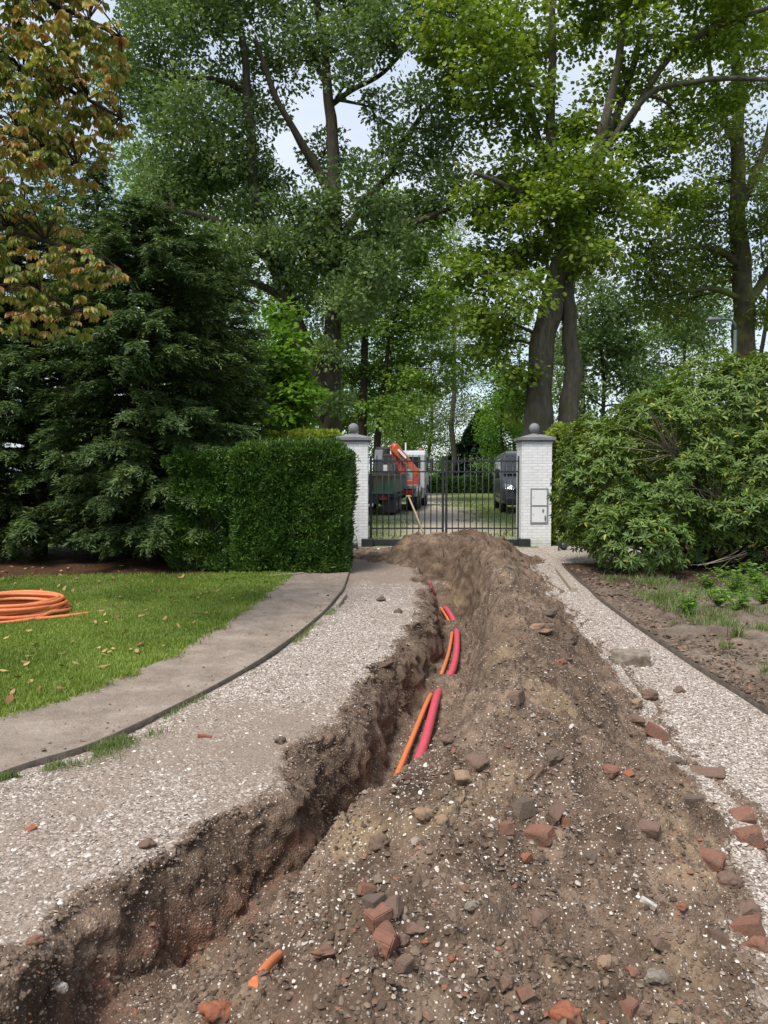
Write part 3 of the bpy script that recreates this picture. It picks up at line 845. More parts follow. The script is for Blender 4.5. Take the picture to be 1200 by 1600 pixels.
def make_tree(name, label, cat, base, limbs, clumps, leafmat, barkmat, leaf_l, leaf_w, dens=1.0, shape='quad', group=None,
              sub_r=0.36, droop=0.0, flat=0.65, seed=0, up=0.7, branch_r=0.05, per_sub=70, sides=10, twigs=True):
    global RNG
    RNG = np.random.default_rng(1000 + seed)
    root = thing(name, label, cat, base, 0, group)
    mb = MB(); S = []
    for lm in limbs:
        q = lm if isinstance(lm, np.ndarray) else limb_pts(lm)
        wob = 0.25 * q[:, 3:4] * np.stack([vnoise(q[:, 2] * 1.3, q[:, 0] + k, seed=seed + k) for k in (1, 2, 3)], -1)
        q[1:, :3] += wob[1:] * 0.8
        rr = np.maximum(q[:, 3] * (1 + 0.1 * vnoise(q[:, 2] * 2.1, q[:, 0], seed=seed)), 0.012)
        mb.tube([tuple(p) for p in q[:, :3]], list(rr), sides if rr[0] > 0.1 else 7)
        S.append(q)
    S = np.vstack(S)
    Ps, Ds, Rn = [], [], []
    for c, r in clumps:
        c = np.array(c); r = np.array(r)
        d = np.linalg.norm(S[:, :3] - c, axis=1) + np.where(S[:, 2] > c[2] + 0.2, 1.2 * (S[:, 2] - c[2]), 0)
        j = int(np.argmin(d)); s0 = S[j, :3]; r0 = min(S[j, 3] * 0.6, branch_r)
        m_ = (s0 + c) / 2 + RNG.normal(0, 0.12, 3) * np.linalg.norm(c - s0); m_[2] += 0.1 * np.linalg.norm(c - s0)
        tt = np.linspace(0, 1, 7)[:, None]
        bz = (1 - tt) ** 2 * s0 + 2 * tt * (1 - tt) * m_ + tt ** 2 * c
        mb.tube([tuple(p) for p in bz], list(np.linspace(max(r0, 0.022), 0.018, 7)), 6)
        area = (r[0] * r[1] + r[0] * r[2] + r[1] * r[2]) / 3
        ns = max(6, int(7.5 * dens * area / sub_r ** 2 * 0.32))
        dd = rdir(ns, 0.15)
        rad = RNG.uniform(0.15, 1.0, ns) ** 0.55 * RNG.uniform(0.85, 1.2, ns)
        sub = c + dd * r * rad[:, None]
        crn = RNG.uniform(0, 1, ns)
        for i in range(ns):
            if twigs and i % 2 == 0:
                k = RNG.integers(2, 6)
                a = bz[k]; e = sub[i]; mm = (a + e) / 2 + RNG.normal(0, 0.1, 3)
                mb.tube([tuple(a), tuple(mm), tuple(e)], [0.014, 0.01, 0.005], 3, caps=False)
            n = int(per_sub * RNG.uniform(0.5, 1.3))
            g = RNG.normal(0, 1, (n, 3)); g = g / np.maximum(1, np.linalg.norm(g, axis=1, keepdims=True) / 1.7)
            p = sub[i] + g * sub_r * np.array([1, 1, flat]) * RNG.uniform(0.6, 1.25)
            Ps.append(p)
            out = unit(p - sub[i]) * 0.8 + dd[i] * 0.4 + rdir(n) * 0.7
            out[:, 2] -= droop
            Ds.append(out)
            Rn.append(np.clip(0.45 * crn[i] + 0.55 * RNG.uniform(0, 1, n), 0, 1))
    P, D, R_ = np.vstack(Ps), np.vstack(Ds), np.concatenate(Rn)
    N = rdir(len(P), up * 2.0)
    L = leaf_l * RNG.uniform(0.65, 1.25, len(P))
    b = mb.build('trunk', barkmat, root, loc=base, fix=False)
    leaf_obj('crown', P, D, N, L, L * leaf_w / leaf_l, R_, leafmat, root, shape, loc=base)
    return root
def pclumps(lst, Y, ry=1.5, jy=0.8, seed=0):
    """[(px,py,rx,rz[,Y])] -> world clumps, spread in depth"""
    g = np.random.default_rng(500 + seed); out = []
    for q in lst:
        y = q[4] if len(q) > 4 else Y + g.uniform(-jy, jy)
        c = at(q[0], q[1], y)
        out.append((tuple(c), (q[2] / F_PX * y, ry * g.uniform(0.8, 1.2) * min(1.0, q[2] / 55.0), q[3] / F_PX * y)))
    return out

# ------------------------------------------------------------------ foliage colours
G_OAK = leaf_mat("oak_leaf", [(0, (0.051, 0.093, 0.032)), (0.5, (0.110, 0.178, 0.062)), (0.85, (0.193, 0.259, 0.090)), (1, (0.321, 0.352, 0.140))], 0.3)
G_MAPLE = leaf_mat("maple_leaf", [(0, (0.063, 0.113, 0.015)), (0.45, (0.136, 0.208, 0.029)), (0.8, (0.227, 0.300, 0.043)), (0.96, (0.363, 0.363, 0.063)), (1, (0.399, 0.236, 0.055))], 0.4)
G_OAKR = leaf_mat("yellowing_oak_leaf", [(0, (0.064, 0.102, 0.022)), (0.5, (0.131, 0.186, 0.037)), (0.8, (0.223, 0.270, 0.056)), (1, (0.373, 0.317, 0.075))], 0.35)
G_BRIGHT = leaf_mat("bright_young_leaf", [(0, (0.055, 0.121, 0.013)), (0.5, (0.110, 0.220, 0.024)), (1, (0.209, 0.330, 0.050))], 0.45)
G_MID = leaf_mat("woodland_leaf", [(0, (0.064, 0.127, 0.022)), (0.5, (0.129, 0.223, 0.040)), (1, (0.256, 0.348, 0.071))], 0.4)
G_PALE = leaf_mat("birch_leaf", [(0, (0.087, 0.124, 0.051)), (0.5, (0.161, 0.211, 0.087)), (1, (0.276, 0.320, 0.145))], 0.4)
G_DARK = leaf_mat("dark_leaf", [(0, (0.034, 0.073, 0.020)), (0.5, (0.073, 0.128, 0.040)), (1, (0.167, 0.226, 0.068))], 0.25)
G_YEW = leaf_mat("yew_needle", [(0, (0.036, 0.064, 0.021)), (0.5, (0.073, 0.120, 0.037)), (0.85, (0.131, 0.184, 0.052)), (1, (0.236, 0.261, 0.073))], 0.15)
G_HEDGE = leaf_mat("clipped_yew_needle", [(0, (0.022, 0.058, 0.009)), (0.5, (0.049, 0.109, 0.015)), (0.85, (0.090, 0.174, 0.026)), (1, (0.164, 0.246, 0.047))], 0.15)
G_BEECH = leaf_mat("beech_leaf", [(0, (0.124, 0.186, 0.022)), (0.5, (0.233, 0.310, 0.039)), (0.9, (0.404, 0.466, 0.070)), (1, (0.466, 0.342, 0.093))], 0.4)
G_CHEST = leaf_mat("chestnut_leaf", [(0, (0.104, 0.147, 0.034)), (0.25, (0.194, 0.240, 0.054)), (0.45, (0.332, 0.309, 0.085)), (0.62, (0.443, 0.324, 0.115)), (0.78, (0.372, 0.200, 0.069)), (0.9, (0.277, 0.123, 0.046)), (1, (0.152, 0.076, 0.039))], 0.35, (1.4, 1.2, 0.6))
G_RHODO = leaf_mat("rhododendron_leaf", [(0, (0.047, 0.087, 0.021)), (0.5, (0.110, 0.177, 0.036)), (0.88, (0.204, 0.272, 0.064)), (0.955, (0.231, 0.288, 0.064)), (0.965, (0.376, 0.385, 0.053)), (1, (0.439, 0.385, 0.053))], 0.2, rough=0.45, spec=0.32)
B_OAK = bark_mat("oak_bark", (0.028, 0.022, 0.016), (0.085, 0.07, 0.052), (0.06, 0.07, 0.025))
B_MAPLE = bark_mat("maple_bark", (0.042, 0.036, 0.029), (0.125, 0.108, 0.086), (0.07, 0.072, 0.032))
B_DARK = bark_mat("dark_bark", (0.02, 0.015, 0.011), (0.06, 0.045, 0.033))
B_MOSS = bark_mat("mossy_bark", (0.03, 0.026, 0.018), (0.08, 0.066, 0.048), (0.1, 0.11, 0.03), moss_at=(0.42, 0.6))

# ------------------------------------------------------------------ the big oak behind the left hedge
Y = 24.0
def L_(*p, y=None, y1=None):
    y = Y if y is None else y; n = len(p); y1 = y if y1 is None else y1
    return [(a, b_, y + (y1 - y) * i / (n - 1), r) for i, (a, b_, r) in enumerate(p)]
oak_limbs = [
    L_((522, 825, .46), (518, 740, .40), (516, 660, .36), (518, 590, .31), (521, 520, .27), (523, 440, .24), (523, 300, .21), (518, 200, .18), (512, 130, .15), (505, 60, .12), (495, 0, .1), (488, -130, .05)),
    L_((510, 660, .3), (497, 590, .29), (470, 530, .27), (440, 440, .24), (415, 380, .2), (397, 300, .17), (392, 220, .15), (385, 120, .12), (375, 30, .09), (366, -90, .05), y1=23),
    L_((432, 420, .17), (385, 372, .14), (335, 345, .12), (285, 330, .09), (225, 322, .05), y1=22),
    L_((452, 470, .15), (412, 448, .12), (368, 440, .08), (330, 452, .04), y1=22.3),
    L_((523, 320, .15), (495, 262, .14), (470, 222, .12), (452, 190, .1), (430, 150, .09), (412, 100, .07), (398, 60, .05), y1=22.5),
    L_((522, 440, .16), (556, 375, .14), (600, 364, .12), (655, 345, .1), (710, 322, .05), y1=23),
    L_((521, 390, .15), (572, 315, .12), (610, 268, .1), (645, 200, .08), (685, 148, .05), y1=25),
    L_((516, 165, .1), (550, 140, .085), (600, 112, .07), (655, 50, .04), y1=25),
    L_((512, 140, .1), (485, 70, .08), (466, -10, .05), y1=25),
    L_((393, 150, .09), (340, 125, .07), (280, 121, .055), (215, 104, .03), y1=22.5),
    L_((393, 230, .09), (340, 190, .07), (290, 170, .05), (240, 160, .03), y1=25)]
oak_cl = pclumps([(180, 120, 50, 40), (245, 60, 60, 45), (250, 150, 55, 45), (320, 45, 60, 45), (310, 190, 60, 48), (285, 255, 65, 50), (345, 250, 60, 55), (255, 300, 55, 35),
    (330, 305, 60, 40), (360, 130, 45, 40), (420, 25, 55, 40), (400, 190, 40, 40), (430, 300, 42, 48), (478, 330, 45, 45), (480, 395, 60, 50), (545, 410, 60, 48), (420, 400, 50, 45),
    (350, 400, 50, 30), (585, 440, 50, 42), (640, 338, 50, 30), (690, 310, 45, 32), (575, 300, 45, 36), (610, 245, 38, 32), (665, 245, 42, 46), (700, 215, 30, 40), (560, 60, 50, 42),
    (620, 30, 60, 45), (690, 20, 55, 45), (545, 0, 50, 35), (505, 240, 34, 32), (480, 60, 36, 40), (440, 100, 34, 36), (330, -30, 70, 45), (440, -60, 70, 45), (560, -70, 80, 50), (230, -40, 70, 50),
    (530, 480, 50, 32), (465, 470, 45, 30), (600, 380, 50, 30), (515, 560, 28, 22, 23.3), (520, 630, 20, 14, 23.4), (400, 340, 40, 36), (545, 130, 26, 20), (655, 150, 34, 34), (590, 170, 22, 16)], Y, 1.5, 1.3, 1)
make_tree('oak_tree', 'large dark oak with a forked trunk and spreading limbs behind the clipped hedge', 'tree', base_point(522, 24), oak_limbs, oak_cl,
          G_OAK, B_OAK, 0.125, 0.085, 1.0, 'lobed', seed=1, sub_r=0.34, per_sub=105, flat=0.7, up=0.35, branch_r=0.06)

# ------------------------------------------------------------------ yellow green maple with two stems behind the right pillar
Y = 22.0
mp_limbs = [
    L_((838, 840, .52), (839, 740, .44), (842, 660, .40), (842, 600, .38), (850, 530, .36), (862, 470, .33), (876, 415, .29), (882, 380, .24), (872, 310, .18), (862, 210, .15), (862, 100, .12), (864, 0, .09), (866, -120, .05)),
    L_((878, 840, .3), (884, 660, .27), (894, 600, .26), (898, 570, .25), (890, 520, .22), (887, 470, .2), (896, 420, .17), (915, 360, .14), (940, 290, .12)),
    L_((884, 400, .22), (908, 330, .18), (930, 250, .15), (950, 170, .13), (966, 100, .11), (975, 0, .09), (980, -120, .05), y1=21.5),
    L_((915, 300, .14), (955, 200, .12), (985, 120, .1), (1003, 40, .08), (1010, -60, .05), y1=23),
    L_((928, 260, .11), (1010, 150, .085), (1085, 128, .07), (1140, 122, .06), (1230, 126, .05), y1=20.5),
    L_((975, 200, .1), (1045, 90, .09), (1110, 45, .08), (1220, 5, .05), y1=21),
    L_((872, 310, .13), (845, 230, .1), (825, 140, .08), (815, 40, .06), y1=23),
    L_((880, 400, .14), (840, 330, .1), (790, 290, .07), (740, 270, .04), y1=21),
    L_((862, 460, .1), (820, 430, .08), (770, 430, .05), y1=21)]
mp_cl = pclumps([(860, 330, 80, 48), (790, 390, 62, 42), (745, 425, 48, 38), (820, 265, 62, 44), (760, 320, 40, 36), (905, 290, 70, 50), (965, 330, 55, 44), (800, 470, 58, 42), (770, 545, 48, 40), (735, 500, 40, 36),
    (905, 215, 60, 40), (770, 100, 62, 52), (705, 110, 45, 44), (830, 60, 60, 46), (720, 30, 60, 46), (940, 30, 60, 36), (1010, 60, 50, 36), (1010, 250, 55, 42), (1045, 320, 44, 32), (930, 400, 38, 36), (805, 165, 54, 44),
    (965, 150, 40, 30), (850, 400, 40, 30), (815, 330, 50, 38), (1060, 190, 44, 28), (1120, 150, 44, 30), (1090, 60, 50, 36), (1165, 40, 50, 40), (860, -50, 90, 50), (740, -60, 80, 50), (990, -50, 80, 50), (1120, -40, 80, 50), (735, 200, 26, 26), (815, 570, 22, 26, 21.4), (800, 640, 26, 30, 22.5)], Y, 1.5, 1.2, 2)
make_tree('maple_tree', 'tall yellow green maple with a grey two-stemmed trunk behind the right gate pillar', 'tree', base_point(838, 22), mp_limbs, mp_cl,
          G_MAPLE, B_MAPLE, 0.13, 0.125, 0.95, 'lobed', seed=2, sub_r=0.36, per_sub=88, flat=0.45, up=1.2, droop=0.25, branch_r=0.05)

# ------------------------------------------------------------------ mossy oak at the right
Y = 25.0
ro_limbs = [
    L_((1165, 820, .42), (1163, 560, .37), (1164, 490, .34), (1158, 420, .3), (1154, 340, .26), (1152, 240, .2), (1152, 150, .16), (1146, 60, .11), (1140, -60, .06)),
    L_((1165, 480, .2), (1192, 440, .17), (1212, 400, .15), (1240, 330, .1)),
    L_((1160, 420, .12), (1125, 392, .1), (1080, 386, .07), (1045, 392, .04), y1=24),
    L_((1155, 330, .15), (1180, 270, .12), (1202, 200, .1), (1215, 110, .06)),
    L_((1163, 470, .1), (1120, 452, .08), (1075, 455, .05), y1=24),
    L_((1152, 230, .12), (1120, 160, .09), (1105, 80, .06))]
ro_cl = pclumps([(1045, 400, 48, 36), (1085, 340, 50, 38), (1105, 290, 48, 36), (1175, 245, 44, 40), (1060, 475, 56, 30), (1035, 440, 36, 26), (1105, 430, 48, 34), (1185, 370, 32, 48), (1125, 190, 44, 40), (1185, 110, 44, 44),
    (1195, 490, 30, 30), (1050, 120, 34, 30), (1145, 40, 50, 40), (1215, 300, 40, 60), (1000, 420, 40, 36), (1110, 380, 40, 30), (1160, -40, 70, 50), (1010, 480, 36, 24)], Y, 1.4, 1.2, 3)
make_tree('oak_tree', 'mossy yellowing oak with crooked trunk behind the rhododendron at the right edge', 'tree', base_point(1165, 25), ro_limbs, ro_cl,
          G_OAKR, B_MOSS, 0.13, 0.09, 0.95, 'lobed', seed=3, sub_r=0.36, per_sub=85, flat=0.6, up=0.6)

# ------------------------------------------------------------------ slender maples, young maple, woodland further back
Y = 44.0
sm_limbs = [L_((567, 785, .26), (566, 680, .24), (570, 560, .2), (572, 470, .16), (585, 390, .12), (592, 300, .07)),
            L_((586, 785, .24), (590, 690, .2), (600, 600, .13), (612, 520, .1), (640, 440, .07), (668, 380, .04)),
            L_((572, 500, .09), (600, 460, .07), (640, 440, .04))]
sm_cl = pclumps([(500, 430, 50, 44), (520, 560, 40, 40), (570, 600, 52, 44), (610, 560, 50, 46), (650, 520, 48, 46), (600, 490, 50, 46), (650, 440, 46, 46), (690, 480, 40, 50), (560, 510, 44, 44), (620, 400, 44, 40), (680, 410, 40, 44), (580, 440, 40, 40),
    (640, 610, 50, 36), (690, 580, 44, 40), (600, 640, 40, 26), (545, 640, 36, 36), (660, 360, 46, 36), (590, 330, 44, 40)], Y, 2.6, 2.0, 4)
make_tree('maple_tree', 'slender leafy maple with two thin stems between the big oak and the gate', 'tree', base_point(567, 44), sm_limbs, sm_cl,
          G_MID, B_DARK, 0.2, 0.17, 0.9, 'lobed', seed=4, sub_r=0.55, per_sub=75, flat=0.4, up=1.2, droop=0.2)
Y = 19.5
make_tree('young_maple', 'bright green young maple growing up behind the clipped hedge', 'tree', base_point(445, 19.5),
          [L_((445, 835, .07), (447, 650, .055), (444, 560, .04), (440, 480, .02)), L_((446, 680, .04), (475, 620, .025), (490, 590, .012))],
          pclumps([(440, 490, 22, 26), (450, 540, 34, 30), (440, 590, 42, 32), (465, 625, 44, 34), (425, 650, 38, 32), (470, 665, 36, 24), (412, 600, 26, 28), (438, 565, 30, 30), (445, 630, 46, 36)], Y, 0.8, 0.4, 5),
          G_BRIGHT, B_DARK, 0.13, 0.12, 1.3, 'lobed', seed=5, sub_r=0.24, per_sub=50, flat=0.4, up=1.3, droop=0.25)

def wood_tree(px, Yd, topy, half, mat, bark, label, seed, low=690, name='woodland_tree', cat='tree', dens=0.8, leaf=0.2, shape='quad', ntrunk=1):
    g = np.random.default_rng(seed)
    base = base_point(px, Yd)
    zt = at(px, topy, Yd).z; zl = at(px, low, Yd).z; hw = half / F_PX * Yd
    limbs = []
    for k in range(ntrunk):
        ox = g.uniform(-0.4, 0.4) * (k > 0)
        zs = np.linspace(0, zt * 0.92, 9)
        x = base.x + ox + np.cumsum(g.normal(0, 0.012 * zt, 9)); x[0] = base.x + ox
        limbs.append(np.stack([x, Yd + np.cumsum(g.normal(0, 0.01 * zt, 9)), zs, np.linspace(0.011 * zt + 0.04, 0.03, 9)], -1))
    n = int(14 + 0.8 * (zt - zl) * hw / 2)
    cl = []
    for i in range(n):
        t = g.uniform(0, 1)
        z = zl + (zt - zl) * t
        wdt = hw * math.sqrt(max(0.05, 1 - (2 * t - 0.8) ** 2 / 1.7))
        a = g.uniform(0, 2 * pi); rr = wdt * g.uniform(0.3, 0.85)
        s = hw * g.uniform(0.3, 0.46)
        cl.append(((base.x + rr * cos(a), Yd + rr * sin(a), z), (s, s, s * 0.75)))
    return make_tree(name, label, cat, base, limbs, cl, mat, bark, leaf, leaf * 0.7, dens, shape, seed=seed, sub_r=0.12 * hw + 0.25, per_sub=52, flat=0.6, up=0.5, twigs=Yd < 45)
wood_tree(345, 33, 330, 90, G_MID, B_DARK, 'mid green tree seen through the gap left of the big oak trunk', 21, 690)
wood_tree(255, 36, 210, 110, G_MID, B_DARK, 'leafy tree rising behind the dark yew column', 22, 700)
wood_tree(60, 38, 150, 130, G_DARK, B_DARK, 'dark leafy tree behind the chestnut boughs at the left edge', 23, 700)
wood_tree(430, 48, 420, 90, G_BRIGHT, B_DARK, 'bright green tree far behind the young maple', 24, 740)
wood_tree(530, 58, 380, 100, G_MID, B_DARK, 'green woodland tree far behind the slender maple', 25, 740)
wood_tree(672, 78, 470, 75, G_PALE, B_MAPLE, 'pale feathery birch beyond the gate above the orange crane', 26, 735, name='birch_tree')
wood_tree(700, 74, 330, 62, G_PALE, B_MAPLE, 'thin greyish birch left of the two-stemmed maple', 27, 660, name='birch_tree', dens=0.5)
wood_tree(940, 34, 440, 66, G_DARK, B_DARK, 'dark round crowned tree right of the two-stemmed maple', 28, 720, dens=2.3)
wood_tree(905, 46, 380, 62, G_PALE, B_DARK, 'pale tree behind the second stem of the maple', 29, 715, dens=1.3)
wood_tree(805, 68, 500, 60, G_MID, B_DARK, 'green tree beyond the parked van', 30, 735)
wood_tree(1060, 42, 420, 75, G_DARK, B_DARK, 'bluish green tree behind the mossy oak', 31, 700, dens=0.8)
wood_tree(1190, 44, 300, 70, G_DARK, B_DARK, 'dark tree at the right edge behind the mossy oak', 32, 700, dens=0.7)
wood_tree(640, 75, 610, 55, G_BRIGHT, B_DARK, 'low bright green tree beyond the truck cab', 33, 745, name='small_tree')
wood_tree(700, 85, 690, 26, G_MID, B_DARK, 'rounded green bush above the far hedge', 34, 748, name='garden_bush', cat='bush')
wood_tree(800, 80, 600, 40, G_PALE, B_DARK, 'grey green tree far behind the van roof', 35, 745)
wood_tree(480, 46, 540, 60, G_BRIGHT, B_DARK, 'sunny green shrubby tree behind the big oak stem', 37, 770, name='small_tree')
wood_tree(625, 58, 600, 48, G_MID, B_DARK, 'green shrubby tree above the crane truck', 38, 765, name='small_tree', dens=1.3)
wood_tree(985, 52, 470, 70, G_MID, B_DARK, 'mid green tree between the dark round tree and the rhododendron', 39, 745, dens=1.3)
wood_tree(790, 62, 560, 55, G_BRIGHT, B_DARK, 'fresh green tree left of the maple trunk beyond the van', 40, 745, dens=1.3)
wood_tree(875, 58, 520, 45, G_MID, B_DARK, 'green tree seen between the two maple stems', 41, 740)
wood_tree(1110, 60, 430, 80, G_MID, B_DARK, 'green tree far behind the rhododendron', 42, 735)
wood_tree(300, 60, 380, 90, G_BRIGHT, B_DARK, 'bright tree glimpsed between the yew and the oak', 43, 740)
wood_tree(590, 70, 500, 70, G_MID, B_DARK, 'green tree far behind the red crane', 36, 745)

# ------------------------------------------------------------------ conifers: boughs with flat sprays
def conifer(name, label, px, Yd, topy, prof, nb, mat, seed, group=None, low=0.3, blade=(0.1, 0.02), up=-0.25, trunk_r=0.16, dens=1.0, x_off=None, spread=1.0):
    """prof: list of (z fraction, radius m)"""
    global RNG
    RNG = np.random.default_rng(seed)
    base = base_point(px, Yd) if x_off is None else Vector((x_off, Yd, 0))
    H = at(px, topy, Yd).z
    root = thing(name, label, 'conifer', base, 0, group)
    mb = MB()
    zs = np.linspace(0, H, 12)
    tx = base.x + 0.05 * vnoise(zs, zs * 0, seed=seed); ty = Yd + 0.05 * vnoise(zs, zs * 0 + 5, seed=seed)
    mb.tube([(a, b_, c) for a, b_, c in zip(tx, ty, zs)], list(np.linspace(trunk_r, 0.015, 12)), 8)
    pz, pr = [q[0] for q in prof], [q[1] for q in prof]
    Ps, Ds, Ns, Rn = [], [], [], []
    for i in range(nb):
        f = low / H + (1 - low / H) * (i + RNG.uniform()) / nb
        z0 = f * H
        R = float(np.interp(f, pz, pr)) * RNG.uniform(0.6, 1.12)
        a = i * 2.399 + RNG.normal(0, 0.35)
        dr = np.array([cos(a), sin(a), 0.0])
        t = np.linspace(0.0, 1, 8)
        rise = RNG.uniform(0.0, 0.35) * spread
        zz = z0 + R * (rise * t + up * t ** 2)
        side = np.array([-sin(a), cos(a), 0]) * RNG.normal(0, 0.15) * R
        B = np.stack([base.x + dr[0] * R * t + side[0] * t ** 2, Yd + dr[1] * R * t + side[1] * t ** 2, np.maximum(zz, 0.08)], -1)
        mb.tube([tuple(p) for p in B], list(np.linspace(0.02 + 0.008 * R, 0.005, 8)), 4, caps=False)
        ns = max(5, int(R * 17 * dens))
        crn = RNG.uniform(0, 1)
        for j in range(ns):
            u = RNG.uniform(0.22, 1.03) ** 0.8
            p0 = np.array([np.interp(u, t, B[:, k]) for k in range(3)])
            sgn = 1 if RNG.uniform() < 0.5 else -1
            ang = a + sgn * RNG.uniform(0.25, 1.15) * (1 - 0.5 * u)
            ls = RNG.uniform(0.2, 0.42) * (0.6 + 0.4 * R) * (1.15 - 0.45 * u)
            sd = np.array([cos(ang), sin(ang), RNG.uniform(-0.5, 0.15)]); sd /= np.linalg.norm(sd)
            nbld = 22
            v = np.linspace(0.05, 1.0, nbld)
            pp = p0 + sd * (ls * v)[:, None] - np.array([0, 0, 1]) * (0.25 * ls * v ** 2)[:, None]
            perp = np.cross(sd, [0, 0, 1]); perp /= max(np.linalg.norm(perp), 1e-6)
            alt = np.where(np.arange(nbld) % 2 == 0, 1.0, -1.0)[:, None]
            dd = sd * 0.75 + perp * alt * (0.85 - 0.5 * v)[:, None] + np.array([0, 0, -0.12]) + RNG.normal(0, 0.22, (nbld, 3))
            Ps.append(pp + RNG.normal(0, 0.02, (nbld, 3))); Ds.append(dd)
            nn = np.array([0, 0, 1.0]) + RNG.normal(0, 0.35, (nbld, 3)) + dr * 0.3
            Ns.append(nn)
            Rn.append(0.3 * crn + 0.35 * RNG.uniform() + 0.3 * RNG.uniform(0, 1, nbld) + 0.12 * (u - 0.5))
    P, D, N, R_ = np.vstack(Ps), np.vstack(Ds), np.vstack(Ns), np.concatenate(Rn)
    L = blade[0] * RNG.uniform(0.7, 1.35, len(P))
    mb.build('trunk', B_DARK, root, loc=base, fix=False)
    leaf_obj('crown', P, D, N, L, np.full(len(P), blade[1]), np.clip(R_, 0, 1), mat, root, 'needle', loc=base)
    return root
BL = (0.08, 0.02)
conifer('yew_tree', 'broad dark yew with shaggy drooping boughs next to the clipped hedge', 235, 14.2, 318, [(0, 1.5), (0.12, 1.75), (0.4, 1.85), (0.62, 1.75), (0.85, 1.35), (0.96, 0.7), (1, 0.3)], 400, G_YEW, 51, blade=BL, dens=1.5, up=-0.14)
conifer('yew_tree', 'dark yew at the left edge with bare lower boughs over leaf litter', 60, 15.0, 330, [(0, 1.2), (0.12, 1.7), (0.4, 1.9), (0.7, 1.75), (0.92, 1.1), (1, 0.35)], 340, G_YEW, 52, blade=BL, dens=1.5, up=-0.14)
conifer('yew_tree', 'narrow upright dark conifer column between the two broad yews', 160, 16.5, 250, [(0, 0.9), (0.3, 1.3), (0.6, 0.9), (0.85, 0.42), (1, 0.1)], 240, G_YEW, 53, blade=BL, spread=2.0, up=0.0)
conifer('yew_tree', 'dark yew rising directly behind the clipped hedge blocks', 345, 15.9, 400, [(0, 1.0), (0.3, 1.1), (0.6, 1.0), (0.85, 0.7), (1, 0.2)], 260, G_YEW, 54, blade=BL, dens=1.4, up=-0.1)
conifer('yew_tree', 'dark yew cut off by the left picture edge', -70, 14.6, 420, [(0, 1.2), (0.2, 1.7), (0.6, 1.6), (1, 0.2)], 190, G_YEW, 55, blade=BL)
G_SPRUCE = leaf_mat("spruce_needle", [(0, (0.02, 0.05, 0.03)), (0.5, (0.04, 0.085, 0.05)), (1, (0.085, 0.15, 0.085))], 0.15)
conifer('spruce_tree', 'blue green spruce beyond the gate between birch and van', 752, 76, 640, [(0, 4.0), (0.15, 3.8), (0.6, 2.0), (1, 0.1)], 200, G_SPRUCE, 56, blade=(0.5, 0.17), trunk_r=0.2, dens=0.5)

